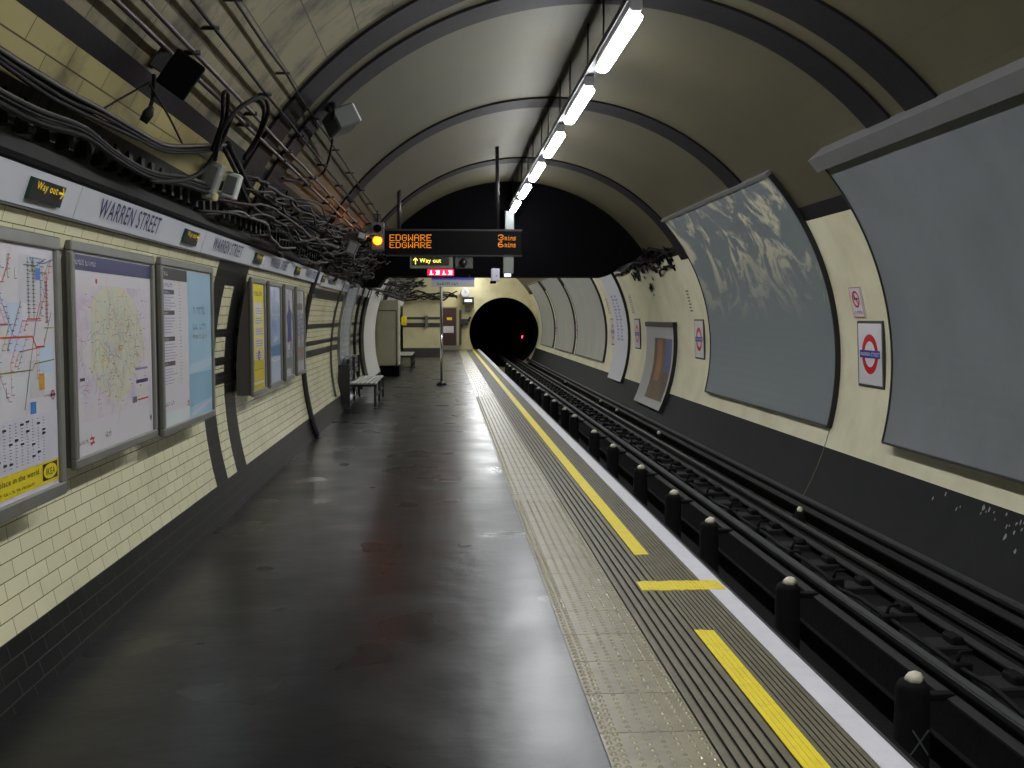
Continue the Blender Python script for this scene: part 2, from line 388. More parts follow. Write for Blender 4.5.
# ------------------------------------------------------------------ lights
diff = emit('tube_glow', (246, 248, 250), LAMP)
fixm = mat('fixture_white', (150, 150, 152), .5)
trunk = mat('trunking_grey', (50, 50, 52), .5)
LXp, LZp = 1.32, 3.70
def fitting(y, lab, cut=0):
    t = empty('ceiling_light', (LXp, y, LZp), lab, 'light', 'fluorescent fittings in the ceiling row')
    h = .76
    mb = MB(); mb.prism([(LXp-.04, LZp+.10), (LXp-.045, LZp+.03), (LXp-.03, LZp+.012), (LXp+.03, LZp+.012), (LXp+.045, LZp+.03), (LXp+.04, LZp+.10)], y-h-.06, y+h+.06, fixm)
    mb.build('housing', t)
    mb = MB(); mb.prism([(LXp-.035, LZp+.012), (LXp-.056, LZp-.01), (LXp-.05, LZp-.035), (LXp-.025, LZp-.05), (LXp+.025, LZp-.05), (LXp+.05, LZp-.035), (LXp+.056, LZp-.01), (LXp+.035, LZp+.012)], y-h, y+h, diff)
    mb.build('diffuser', t)
    for s_ in (-1, 1):
        MB().tube([(LXp, y+s_*.7, LZp+.1), (LXp, y+s_*.7, zt(LXp)+.01)], .008, darksteel, 6).build('hanger', t)
    return t
words = ['first', 'second', 'third', 'fourth', 'fifth', 'sixth']
labs = ['brightest and largest glaring tube light, overhead near the double dark rings',
        'tube light just short of the single dark ceiling ring, second in the row',
        'third tube light in the ceiling row, beyond the single dark ring',
        'fourth tube light in the ceiling row, between two single rings',
        'fifth tube light in the row, close to the last dark ring',
        'small last tube light in the row before the black crossing']
for k in range(6): fitting(8.15+2.38*k, labs[k])
for k in range(1, 6): fitting(8.1-2.38*k, 'tube light of the ceiling row outside the frame overhead')
for k in range(12): fitting(24.6+2.38*k, 'tube light of the ceiling row hidden beyond the black crossing')
mb = MB(); mb.box((LXp-.05, Y0, LZp+.10), (LXp+.05, 21.2, LZp+.15), trunk)
tag(mb.build('cable_trunking'), 'long dark trunking carrying the row of ceiling tube lights', 'trunking')
# ------------------------------------------------------------------ left frieze
frz = mat('frieze_white', (200, 202, 210), .35, dirt=.2, dscale=2, dcol=(168, 168, 172))
def arcslab(mb, z0, z1, y0, y1, off0, off1, mt, side='l', n=8, edge=None):
    """curved slab following the lining between heights z0,z1, from off0 (back) to off1 (front) proud of it"""
    a0, a1 = ang(z0, side), ang(z1, side); P = []
    for k in range(n+1):
        a = a0+(a1-a0)*k/n
        P.append([(XC+(R-o)*math.cos(a), ZC+(R-o)*math.sin(a)) for o in (off0, off1)])
    e = edge or mt
    for k in range(n):
        (b0, f0), (b1, f1) = P[k], P[k+1]
        A = [(f0[0], y0, f0[1]), (f0[0], y1, f0[1]), (f1[0], y1, f1[1]), (f1[0], y0, f1[1])]
        mb.face(A, mt, [(0, k/n), (1, k/n), (1, (k+1)/n), (0, (k+1)/n)], True)
        mb.face([(b0[0], y0, b0[1]), (b1[0], y0, b1[1]), (b1[0], y1, b1[1]), (b0[0], y1, b0[1])], e)
        for yy in (y0, y1): mb.face([(b0[0], yy, b0[1]), (f0[0], yy, f0[1]), (f1[0], yy, f1[1]), (b1[0], yy, b1[1])], e)
    for (b, f) in (P[0], P[-1]): mb.face([(b[0], y0, b[1]), (b[0], y1, b[1]), (f[0], y1, f[1]), (f[0], y0, f[1])], e)
    return mb
def fr(z, off=.034): return Vector((lx(z, off), 0, z))
fdir = (fr(2.215)-fr(2.065)).normalized()
fj = [-1.0, 2.05, 5.02, 7.55, 10.08, 12.61, 14.65]
fz = empty('station_name_frieze', (lx(2.1), 6, 2.1), 'long white name band along the top of the tiled wall with navy lettering', 'frieze')
for a, b in zip(fj, fj[1:]):
    mb = MB(); arcslab(mb, 2.065, 2.215, a+.004, b-.004, 0, .033, frz, n=3); mb.build('frieze_panel', fz)
for k in range(4):
    yk = 5.32+2.53*k; mb = MB(); put_text(mb, 'WARREN STREET', fr(2.09, .0352)+Y*yk, Y, fdir, 1.08, .10, navy); mb.build('lettering', fz)
fz2 = empty('station_name_frieze', (lx(2.1), 20, 2.1), 'bluish far stretch of the white name band beyond the dark conduit', 'frieze')
for a, b in ((14.7, 19.2), (19.3, 24.0), (24.1, 28.6), (31, 35.5), (35.8, 42.5)):
    mb = MB(); arcslab(mb, 2.045, 2.205, a, b, 0, .035, frz, n=3); mb.build('frieze_panel', fz2)
for yk in (15.4, 17.8, 21.3, 25.5):
    mb = MB(); put_text(mb, 'WARREN STREET', fr(2.08, .0372)+Y*yk, Y, fdir, 1.08, .09, navy); mb.build('lettering', fz2)
# way out signs
wlab = ['black sign with large yellow way out wording on the near white band',
        'small black and yellow way out sign between the first and second station names',
        'small black and yellow way out sign right after the second station name',
        'small black and yellow way out sign right after the third station name',
        'small black and yellow way out sign past the dark conduit on the name band']
green = mat('green_edge', (25, 62, 48), .4)
for k in range(5):
    y0 = 4.43+2.53*k; t = empty('way_out_sign', (lx(2.1, .05), y0, 2.1), wlab[k], 'sign')
    mb = MB(); arcslab(mb, 2.095, 2.185, y0, y0+.36, .0335, .05, inkblk, n=2, edge=green); mb.build('board', t)
    mb = MB(); put_text(mb, 'Way out', fr(2.117, .052)+Y*(y0+.045), Y, fdir, .23, .045, lbl)
    P = Print(fr(2.117, .052)+Y*(y0+.29), Y, fdir); P.line([(0, .022), (.055, .022)], .01, lbl); P.line([(.03, .045), (.055, .022), (.03, 0)], .01, lbl)
    mb.build('wording', t); P.mb.build('arrow', t)
# ledge above the frieze
ledge = mat('ledge_dark', (26, 25, 24), .7, dirt=.5, dscale=4, dcol=(14, 13, 13), spec=.25)
mb = MB(); mb.prism([(lx(2.222)-.05, 2.222), (lx(2.222)+.04, 2.222), (lx(2.222)+.055, 2.235), (lx(2.222)+.06, 2.29), (lx(2.222)+.03, 2.30), (lx(2.30)-.05, 2.30)], Y0, 42.8, ledge)
struct(mb.build('trim_30'))
mb = MB()
yy = 1.0
while yy < 14:
    mb.box((lx(2.4)-.03, yy, 2.31), (lx(2.4)+.03, yy+.06, 2.44), ledge); yy += .21+rnd.uniform(-.02, .02)
struct(mb.build('trim_31'))
mb = MB(); mb.box((lx(2.05)-.02, Y0, 2.045), (lx(2.05)+.03, 14.55, 2.064), darksteel); struct(mb.build('trim_32'))
# ------------------------------------------------------------------ poster frames on the left
FX = -1.72
def poster_box(y0, y1, z0, z1, lab, bw=.048):
    y0 += .11; y1 += .11
    t = empty('poster_frame', (FX, (y0+y1)/2, z0), lab, 'poster')
    mb = MB()
    for (a, b, c, d) in ((y0, y1, z1-bw, z1), (y0, y1, z0, z0+bw), (y0, y0+bw, z0+bw, z1-bw), (y1-bw, y1, z0+bw, z1-bw)):
        mb.box((FX-.03, a, c), (FX, b, d), steel, .006)
    mb.build('frame', t)
    # sides following the wall back
    n = 8; mb = MB(); SB = .05
    for ys in (y0+.012, y1-.012):
        for k in range(n):
            a, b = z0+.01+(z1-z0-.02)*k/n, z0+.01+(z1-z0-.02)*(k+1)/n
            mb.face([(FX-.028, ys, a), (FX-.028, ys, b), (lx(b, -.01)+SB, ys, b), (lx(a, -.01)+SB, ys, a)], boxside)
    for z in (z0+.02, z1-.02): mb.face([(FX-.028, y0+.012, z), (FX-.028, y1-.012, z), (lx(z, -.01)+SB, y1-.012, z), (lx(z, -.01)+SB, y0+.012, z)], boxside)
    mb.build('side_panel', t)
    mb = MB()
    for z in (z0+.25, z1-.2): mb.box((lx(z)-.01, y0+.2, z-.03), (FX-.02, y1-.2, z+.03), darksteel)
    mb.build('wall_batten', t)
    mb = MB(); mb.box((FX-.03, y0+bw-.005, z0+bw-.005), (FX-.017, y1-bw+.005, z1-bw+.005), paper); b = mb.build('sheet', t)
    return t, Print((FX-.0165, y0+bw, z0+bw), Y, Z), y1-y0-2*bw, z1-z0-2*bw
# 1: network diagram
t, P, W, H = poster_box(3.36, 4.74, .80, 1.955, 'white underground network map poster with yellow advert strip along its foot', .058)
cols = [ink(c) for c in ((196, 60, 40), (60, 60, 66), (60, 90, 170), (100, 100, 110), (190, 120, 150), (120, 150, 60), (150, 60, 60), (110, 110, 150), (200, 90, 40), (80, 150, 170))]
P.rect(0, .115, W, .33, ink((196, 194, 206)), 1)
P.rect(0, .02, W, .115, yink, 1)
P.rect(.12, .42, W-.02, .50, ink((200, 202, 206)), 1)
for (a, b, c, d, q) in ((W-.38, .80, W-.22, 1.0, (190, 190, 196)), (W-.30, .40, W-.14, .56, (190, 188, 190)), (W-.5, .6, W-.36, .8, (180, 195, 215)), (W-.18, .5, W-.04, .62, (180, 200, 220))): P.rect(a, b, c, d, ink(q), 1)
r2 = random.Random(3)
for k in range(64):
    u, v = r2.uniform(.1, W-.06), r2.uniform(.40, .98); pts = [(u, v)]; c = cols[k % len(cols)]; dr = r2.choice([0, 1, 2, 3])
    for s_ in range(r2.randint(1, 3)):
        dr = (dr+r2.choice([-1, 0, 1])) % 4; L = r2.uniform(.04, .22); dx, dy = [(1, 0), (.6, .8), (0, 1), (-.6, .8)][dr]
        u2, v2 = min(max(u+dx*L, .02), W-.03), min(max(v+dy*L, .36), .99); pts.append((u2, v2))
        n = max(1, int(math.hypot(u2-u, v2-v)/.028))
        for q in range(n):
            uu, vv = u+(u2-u)*q/n, v+(v2-v)*q/n; P.rect(uu, vv, uu+r2.uniform(.012, .03), vv+.0035, c, 3)
        u, v = u2, v2
    P.line(pts, .004, c, 2)
dk = ink((40, 45, 110)); or_ = ink((205, 84, 30)); rd = ink((180, 50, 60)); gy = ink((70, 72, 80))
P.line([(.2, .66), (W-.26, .66), (W-.22, .615), (W-.13, .615)], .008, or_, 3); P.line([(.3, .52), (W-.27, .52), (W-.24, .545), (W-.02, .555)], .005, ink((120, 130, 40)), 3)
P.line([(W-.36, .36), (W-.22, .72), (W-.17, .80)], .005, gy, 3); P.line([(W-.13, .63), (W-.045, .76)], .005, gy, 3)
P.line([(W-.11, .72), (W-.085, .72), (W-.085, .93), (W-.11, .93)], .005, rd, 3); P.line([(W-.4, .60), (W-.13, .615), (W-.13, .65)], .004, rd, 3)
for k in range(11): P.rect(W-.11, .74+k*.017, W-.075, .743+k*.017, rd, 3)
for s_ in (W-.29, W-.235):
    P.line([(s_, .74), (s_, .99)], .005, gy, 3)
    for k in range(14): P.rect(s_-.015, .76+k*.016, s_+.02, .763+k*.016, gy, 3)
P.rect(W-.21, .90, W-.155, .95, ink((58, 110, 190)), 3); P.rect(W-.2, .43, W-.14, .50, ink((196, 140, 40)), 3); P.rect(W-.30, .335, W-.24, .385, ink((60, 120, 190)), 3)
P.ring(W-.05, .40, .022, .015, red, 4, 20); P.rect(W-.078, .396, W-.022, .405, navy, 5); P.text('Transport', W-.15, .398, .06, .01, gy)
for k in range(18):
    u = .10+k*.058
    if u > W-.03: break
    for q in range(15): P.rect(u, .135+q*.0125, u+r2.uniform(.012, .024), .138+q*.0125, ink((120, 118, 140)), 3)
    for q in range(2): v = r2.uniform(.14, .31); P.rect(u-.006, v, u+.03, v+.009, inkblk, 4)
P.text('most important place in the world.', W-1.0, .066, .78, .032, inkblk); P.text('see your own home from a new side this weekend', W-.80, .036, .52, .014, inkblk)
P.rect(W-.19, .034, W-.02, .107, inkblk, 3); P.ring(W-.105, .0705, .078, 0, yink, 4, 28, .42); P.text('IKEA', W-.155, .055, .10, .030, inkblk, 6)
P.mb.build('printed_sheet', t)
# 2: area map
t, P, W, H = poster_box(4.87, 6.26, .885, 1.955, 'pale pastel area map poster with a dark blue title bar')
P.rect(0, H-.085, W, H-.01, ink((44, 44, 96)), 1); P.text('Continuing your journey', .03, H-.06, .30, .028, paper)
def pastel(name, c1, c2, c3, sc=5):
    m = mat(name, c1, .35, coat=.3); nt = m.node_tree; b = nt.nodes['Principled BSDF']
    tc = nt.nodes.new('ShaderNodeTexCoord'); n = nt.nodes.new('ShaderNodeTexNoise'); n.inputs['Scale'].default_value = sc; n.inputs['Detail'].default_value = 9; n.inputs['Roughness'].default_value = .75
    nt.links.new(tc.outputs['Object'], n.inputs[0]); r = nt.nodes.new('ShaderNodeValToRGB'); nt.links.new(n.outputs[0], r.inputs[0])
    r.color_ramp.elements[0].position = .36; r.color_ramp.elements[0].color = (*lin(c2), 1); r.color_ramp.elements[1].position = .64; r.color_ramp.elements[1].color = (*lin(c3), 1)
    e = r.color_ramp.elements.new(.5); e.color = (*lin(c1), 1); nt.links.new(r.outputs[0], b.inputs['Base Color']); return m
pm1 = pastel('map_pink', (205, 196, 208), (190, 170, 196), (206, 204, 196)); pm2 = pastel('map_yellow', (204, 203, 184), (206, 198, 160), (186, 198, 186), 12)
def blob(P, cu, cv, ru, rv, mt, l, wob=.06, seed=1):
    r_ = random.Random(seed); N = 36; pts = []
    for k in range(N):
        g = 2*math.pi*k/N; q = 1+wob*math.sin(3*g+seed)+wob*math.sin(5*g+2*seed)*.6; pts.append((cu+ru*q*math.cos(g), cv+rv*q*math.sin(g)))
    P.mb.face([P.p(u, v, l) for u, v in pts], mt)
P.rect(.03, .16, W-.03, H-.15, pm1, 1); blob(P, W*.50, H*.55, W*.35, H*.31, pm2, 2)
r2 = random.Random(9); soft = [ink(c) for c in ((150, 150, 120), (190, 120, 130), (130, 140, 180), (165, 160, 90), (120, 120, 120), (176, 150, 190))]
for k in range(210):
    u, v = r2.gauss(W*.5, W*.19), r2.gauss(H*.56, H*.17)
    if not (.05 < u < W-.15 and .2 < v < H-.2): continue
    g = r2.uniform(0, 6.28); pts = [(u, v)]
    for q in range(3): g += r2.uniform(-.8, .8); u += math.cos(g)*.04; v += math.sin(g)*.04; pts.append((u, v))
    P.line(pts, .0028, soft[k % 6], 3)
for k in range(90):
    u, v = r2.uniform(.06, W-.12), r2.uniform(.2, H-.2); P.rect(u, v, u+r2.uniform(.012, .04), v+.005, soft[(k*5) % 6], 4)
P.rect(.06, .36, .13, .375, inkblk, 4); P.rect(W-.33, .295, W-.10, .315, navy, 4); P.rect(W-.34, .37, W-.10, .382, ink((120, 120, 170)), 4)
P.rect(W-.40, .19, W-.32, .225, ink((90, 100, 105)), 4); P.rect(W-.31, .198, W-.1, .206, red, 4)
P.text('National Rail', .03, .058, .13, .02, gy); P.line([(.19, .05), (.25, .05)], .009, red); P.line([(.19, .072), (.25, .072)], .009, red); P.line([(.205, .085), (.235, .061), (.205, .04)], .008, red)
P.text('nnnn', .42, .055, .09, .03, gy); P.ring(W-.05, .08, .016, .009, inkblk); P.rect(W-.07, .077, W-.03, .084, inkblk, 4)
P.ring(.33, H-.13, .014, 0, red, 4, 14); P.ring(W*.52, H*.52, .014, 0, ink((200, 150, 60)), 5, 12)
P.mb.build('printed_sheet', t)
# 3: notice and pale blue sheet
t, P, W, H = poster_box(6.40, 7.84, .865, 1.965, 'pair of tall sheets in one frame, white timetable beside pale blue notice')
hw_ = W*.49; lb = ink((150, 184, 206), .3)
P.rect(hw_, 0, W, H-.012, lb, 1); P.rect(0, H-.085, hw_-.02, H-.01, inkblk, 2); P.text('Buses', .03, H-.06, .13, .03, paper)
for k, v in enumerate((.83, .70, .535, .38)):
    P.rect(.03, v, .30, v+.028, ink((70, 70, 70)), 3)
    P.text('Daily', .05, v+.006, .1, .016, paper)
    for q in range(6): P.rect(.03, v-.022-q*.018, .03+r2.uniform(.16, .33), v-.018-q*.018, ink((130, 128, 170)), 3)
for k in range(32): P.rect(.42, .26+k*.021, .42+r2.uniform(.02, .06), .264+k*.021, ink((170, 120, 130)), 3)
P.text('Ticket', .04, H-.13, .22, .03, ink((100, 100, 170))); P.text('prices', .04, H-.18, .18, .028, ink((100, 130, 180)))
P.text('a fresh', hw_+.14, H-.30, .36, .07, ink((110, 150, 182))); P.text('new look', hw_+.12, H-.41, .40, .06, ink((110, 150, 182))); P.text('coming soon', hw_+.12, H-.47, .42, .035, ink((176, 130, 130)))
P.mb.face([P.p(hw_, .30, 2), P.p(W, .33, 2), P.p(W, .40, 2), P.p(hw_, .36, 2)], ink((176, 196, 212)))
P.mb.face([P.p(hw_+.02, .07, 2), P.p(W-.01, .10, 2), P.p(W-.01, .30, 2), P.p(hw_+.02, .30, 2)], ink((128, 168, 192)))
P.text('nnn nn', .05, .13, .20, .03, gy); P.ring(hw_-.04, .11, .02, .011, red)
P.rect(0, 0, hw_, .09, ink((196, 206, 206)), 1); P.line([(hw_+.05, .02), (W-.02, .08)], .02, paper, 3)
P.mb.build('printed_sheet', t)
# 4..7 narrow posters
t, P, W, H = poster_box(9.40, 10.12, .885, 1.955, 'narrow poster with yellow sheet and white text blocks')
P.rect(.03, .0, W-.03, H, yink, 1)
P.rect(.03, .0, W-.03, .28, ink((190, 172, 24)), 2)
for v0, v1 in ((.68, .80), (.59, .66), (.49, .57), (.38, .47), (.27, .36)):
    P.rect(.13, v0, W-.10, v1, paper, 3)
    for q in range(3): P.rect(.17, v0+.018+q*.022, .17+r2.uniform(.25, .38), v0+.023+q*.022, gy, 4)
P.ring(.32, .31, .05, .02, gy, 5, 12); P.text('Planned works', .12, .86, .4, .05, inkblk); P.rect(.1, .18, W-.1, .185, inkblk, 4); P.rect(.05, .05, W-.05, .07, paper, 4)
P.mb.build('printed_sheet', t)
t, P, W, H = poster_box(10.33, 11.09, .895, 1.955, 'narrow poster with blue sea and cloud picture')
P.rect(0, .0, W, H, pastel('sky_print', (150, 170, 205), (110, 135, 185), (205, 210, 222), 3), 1); P.rect(0, 0, W, .26, ink((160, 172, 190)), 2)
P.rect(0, .26, W, .38, ink((70, 105, 145)), 2); P.mb.face([P.p(0, .36, 3), P.p(W, .38, 3), P.p(W, .44, 3), P.p(W*.4, .40, 3), P.p(0, .42, 3)], ink((120, 145, 170)))
P.line([(.02, .24), (.3, .21), (W-.03, .23)], .02, paper, 4); P.text('Ireland', .12, .62, .40, .09, paper)
P.mb.build('printed_sheet', t)
t, P, W, H = poster_box(11.34, 11.99, .905, 1.955, 'narrow poster with a dark blue figure on pale grey')
P.rect(0, 0, W, H, pastel('grey_print', (165, 165, 180), (110, 115, 125), (200, 198, 200), 5), 1)
P.mb.face([P.p(a*W, b*H, 3) for a, b in ((.25, .38), (.8, .40), (.78, .62), (.88, .72), (.62, .80), (.58, .88), (.45, .86), (.42, .76), (.2, .68), (.32, .55))], ink((44, 52, 110)))
P.ring(W*.85, H*.42, .035, 0, ink((220, 60, 110)), 4, 12); P.rect(W*.3, H*.30, W*.55, H*.36, paper, 4); P.rect(.05, .08, W-.05, .2, ink((90, 100, 96)), 2)
P.mb.build('printed_sheet', t)
t, P, W, H = poster_box(12.22, 12.92, .915, 1.955, 'narrow poster with dark lettering blocks, last before the black conduit')
P.rect(0, 0, W, H, pastel('grey_print_b', (150, 150, 158), (100, 105, 108), (190, 188, 190), 5), 1)
for k in range(5): P.text('NOW', .12, .42+k*.055, .45, .04, ink((40, 50, 110)))
P.rect(.06, .12, W-.06, .28, ink((110, 108, 104)), 2); P.line([(.1, .2), (W-.1, .23)], .02, red, 4); P.rect(.1, .72, W-.1, .8, ink((90, 80, 70)), 2)
P.mb.build('printed_sheet', t)
# ------------------------------------------------------------------ curved things on the left wall
def arcpipe(mb, y, z0, z1, off, r, mt, side='l', n=16, yslope=0):
    a0, a1 = ang(z0, side), ang(z1, side); pts = []
    for k in range(n+1):
        a = a0+(a1-a0)*k/n; pts.append((XC+(R-off)*math.cos(a), y+yslope*k/n, ZC+(R-off)*math.sin(a)))
    mb.tube(pts, r, mt, 8); return mb
mb = MB(); arcpipe(mb, 14.0, .0, 2.3, .03, .03, darksteel); arcpipe(mb, 14.18, .0, 2.3, .02, .022, darksteel); mb.box((lx(1.9), 13.9, 1.85), (lx(1.9)+.06, 14.25, 1.9), darksteel)
tag(mb.build('wall_conduit'), 'pair of black conduits bent down the tiled wall after the last narrow poster', 'conduit')
pb = mat('pale_blue_panel', (190, 206, 226), .15, coat=.5); pw = mat('pale_white_panel', (250, 248, 242), .3, coat=.3)
def wallpanel(y0, y1, z0, z1, mt, lab, name='curved_poster'):
    t = empty(name, (lx(z0, .03), y0, z0), lab, 'poster panel'); mb = MB(); arcslab(mb, z0, z1, y0, y1, .0, .035, mt, n=22, edge=darksteel); mb.build('sheet', t)
    mb = MB(); arcslab(mb, z0-.02, z1+.02, y0-.05, y0, 0, .05, steel, n=22, edge=steel); arcslab(mb, z0-.02, z1+.02, y1, y1+.05, 0, .05, steel, n=22, edge=steel); mb.build('frame', t); return t
wallpanel(18.7, 20.6, .10, 2.45, pb, 'tall curved pale blue panel on the tiled wall beside the bench')
wallpanel(24.0, 28.0, .15, 2.6, pw, 'tall curved glossy white panel catching the light behind the bench end')
tag(arcpipe(MB(), 17.2, .3, 2.3, .03, .018, greycab, yslope=.5).build('wall_pipe'), 'thin pale pipe slanting over the name band before the blue panel', 'pipe')
for y, lb_ in ((21.8, 'dark conduit down the tiles between the blue and white curved panels'), (23.2, 'second dark conduit down the tiles before the white curved panel'), (30.2, 'dark conduit down the wall just past the grey cabinet')):
    tag(arcpipe(MB(), y, .1, 2.5, .03, .03, darksteel).build('wall_conduit'), lb_, 'conduit')
# ------------------------------------------------------------------ right wall hoardings
def hoarding(y0, y1, z0, z1, mt, lab, proud=.05, trough=False):
    y0 -= .2; y1 -= .2
    t = empty('hoarding_panel', (rx(z0), (y0+y1)/2, z0), lab, 'poster panel')
    mb = MB(); arcslab(mb, z0, z1, y0, y1, 0, proud, mt, 'r', 26, edge=boxside); mb.build('sheet', t)
    mb = MB(); ed = darksteel
    arcslab(mb, z0-.01, z1+.005, y0-.018, y0+.004, 0, proud+.012, ed, 'r', 26); arcslab(mb, z0-.01, z1+.005, y1-.004, y1+.018, 0, proud+.012, ed, 'r', 26)
    arcslab(mb, z0-.02, z0+.004, y0, y1, 0, proud+.012, ed, 'r', 2)
    mb.build('edge_strip', t)
    mb = MB(); arcslab(mb, z1-.01, z1+(.11 if trough else .025), y0-.02, y1+.06, 0, proud+(.07 if trough else .02), mat('trough_grey', (92, 92, 92), .6, dirt=.3, dscale=3, dcol=(70, 70, 70)), 'r', 3); mb.build('top_rail', t)
    return t
def hmat(name, c, c2, dirt, sc, con, stretch=None): return mat(name, c, .42, dirt=dirt, dscale=sc, dcol=c2, contrast=con, stretch=stretch, bump=.04, bscale=8)
h1 = hmat('hoarding_grey', (117, 122, 127), (99, 104, 108), .8, .9, (.35, .7))
h2 = hmat('hoarding_scuffed', (110, 118, 123), (196, 190, 164), .95, 1.3, (.5, .60))
def scuffed():
    nt = h2.node_tree; b = nt.nodes['Principled BSDF']; mix = [n for n in nt.nodes if n.type == 'MIX'][0]; mr = [n for n in nt.nodes if n.type == 'MAP_RANGE'][0]
    n0 = [n for n in nt.nodes if n.type == 'TEX_NOISE'][0]; n0.inputs['Distortion'].default_value = 1.6
    tc = [n for n in nt.nodes if n.type == 'TEX_COORD'][0]
    sp = nt.nodes.new('ShaderNodeSeparateXYZ'); nt.links.new(tc.outputs['Object'], sp.inputs[0])
    r = nt.nodes.new('ShaderNodeMapRange'); r.inputs[1].default_value = 1.5; r.inputs[2].default_value = 2.7
    nt.links.new(sp.outputs[2], r.inputs[0]); m = nt.nodes.new('ShaderNodeMath'); m.operation = 'MULTIPLY'
    nt.links.new(mr.outputs[0], m.inputs[0]); nt.links.new(r.outputs[0], m.inputs[1]); nt.links.new(m.outputs[0], mix.inputs[0])
scuffed()
h3 = hmat('hoarding_far', (150, 152, 146), (186, 182, 164), .5, .8, (.5, .75), (1, 1, .3))
hoarding(4.75, 10.45, .32, 3.16, h1, 'largest plain grey hoarding, with a deep trough rail along its top', .12, True)
hoarding(12.17, 17.98, .32, 3.26, h2, 'grey hoarding with pale torn paper marks across its upper half')
hoarding(29.9, 36.3, .32, 3.1, h3, 'streaky grey hoarding just past the white curved strip')
hoarding(37.1, 43.0, .32, 3.1, h3, 'slim distant grey hoarding, middle one of the far three')
hoarding(44.1, 49.6, .32, 3.1, h3, 'farthest small grey hoarding beside the tunnel mouth')
# white curved strip
t = empty('curved_poster', (rx(0), 27, 0), 'narrow white curved poster strip with faint blue lettering', 'poster')
mb = MB(); arcslab(mb, -.04, 2.86, 25.9, 28.0, 0, .07, mat('strip_white', (196, 196, 204), .35), 'r', 24, edge=darksteel); mb.build('sheet', t)
mb = MB()
for r_ in range(2):
    for k in range(14):
        z = 1.0+k*.085; y = 27.5-r_*.55; mb.face([(rx(z, .073), y, z), (rx(z, .073), y-.4+.1*(k % 3), z), (rx(z+.045, .073), y-.4+.1*(k % 3), z+.045), (rx(z+.045, .073), y, z+.045)], ink((120, 130, 180)))
mb.build('lettering', t)
# lower curved poster
t = empty('framed_poster', (rx(0), 22, 0), 'low curved framed poster with brown and blue picture hung over the dark skirting', 'poster')
mb = MB(); arcslab(mb, -.30, 1.40, 20.6, 23.4, 0, .08, mat('poster_silver', (168, 168, 172), .3), 'r', 16, edge=darksteel); mb.build('frame', t)
mb = MB(); arcslab(mb, 1.40, 1.50, 20.55, 23.45, 0, .09, darksteel, 'r', 2); mb.build('top_rail', t)
mb = MB(); arcslab(mb, -.14, 1.16, 20.75, 22.45, .08, .084, mat('picture_brown', (88, 60, 56), .3, dirt=.7, dscale=1.5, dcol=(50, 44, 52)), 'r', 16); arcslab(mb, .45, 1.16, 20.76, 21.3, .084, .086, mat('picture_blue', (70, 84, 140), .3), 'r', 8)
arcslab(mb, .25, 1.12, 21.6, 22.1, .084, .0865, mat('picture_orange', (140, 84, 62), .3), 'r', 8); mb.build('picture', t)
# roundels
def roundel(y, zc_, lab, s=1.0):
    y -= .28
    t = empty('station_roundel', (rx(zc_), y, zc_-.36*s), lab, 'sign')
    a = ang(zc_, 'r'); up = Vector((-math.sin(a), 0, math.cos(a))); inn = Vector((-math.cos(a), 0, -math.sin(a))); o = Vector((rx(zc_, .035), y, zc_))
    Wd, Hd = .34*s, .36*s
    M = Matrix((( -inn.x, 0, up.x, o.x), (0, -1, 0, o.y), (-inn.z, 0, up.z, o.z), (0, 0, 0, 1)))
    mb = MB(); mb.box((0, -Wd, -Hd), (.03, Wd, Hd), mat('frame_charcoal', (52, 56, 54), .4), .004, M); mb.build('frame', t)
    P = Print(o+inn*.0015, -Y, up); P.rect(-Wd+.03*s, -Hd+.03*s, Wd-.03*s, Hd-.03*s, paper, 0); P.mb.build('board', t)
    P = Print(o+inn*.002, -Y, up); P.ring(0, 0, .215*s, .14*s, red, 1, 40); P.mb.build('ring', t)
    P = Print(o+inn*.002, -Y, up); P.rect(-.27*s, -.042*s, .27*s, .042*s, ink((36, 44, 140)), 3); P.text('WARREN STREET', -.25*s, -.021*s, .5*s, .042*s, paper, 4); P.mb.build('name_bar', t)
    return t
roundel(11.3, 1.20, 'nearest red and blue station roundel between the two biggest grey hoardings')
roundel(18.95, 1.20, 'red and blue station roundel between the scuffed hoarding and the framed poster')
roundel(25.1, 1.20, 'small red and blue station roundel beside the white curved strip')
roundel(28.75, 1.20, 'distant dim station roundel squeezed behind the white curved strip')
roundel(36.7, 1.15, 'tiny station roundel in the first gap of the far hoardings', .8)
roundel(43.55, 1.15, 'tiny station roundel in the last gap of the far hoardings', .8)
def plate(y, zc_, lab):
    y -= .28
    t = empty('no_smoking_sign', (rx(zc_), y, zc_-.18), lab, 'sign'); a = ang(zc_, 'r'); up = Vector((-math.sin(a), 0, math.cos(a))); inn = Vector((-math.cos(a), 0, -math.sin(a))); o = Vector((rx(zc_, .02), y, zc_))
    M = Matrix(((-inn.x, 0, up.x, o.x), (0, -1, 0, o.y), (-inn.z, 0, up.z, o.z), (0, 0, 0, 1)))
    mb = MB(); mb.box((0, -.15, -.17), (.018, .15, .17), paper, .003, M); mb.build('plate', t)
    P = Print(o+inn*.002, -Y, up)
    for a_, b_ in (((-.145, -.165), (.145, -.165)), ((.145, -.165), (.145, .165)), ((.145, .165), (-.145, .165)), ((-.145, .165), (-.145, -.165))): P.line([a_, b_], .008, red)
    P.ring(0, .035, .095, .07, red, 3, 26); P.line([(-.06, .095), (.06, -.025)], .02, red, 4); P.rect(-.055, .03, .055, .05, inkblk, 2); P.text('No smoking', -.11, -.13, .22, .04, navy); P.mb.build('symbol', t)
plate(11.55, 1.76, 'small white no smoking plate above the nearest roundel')
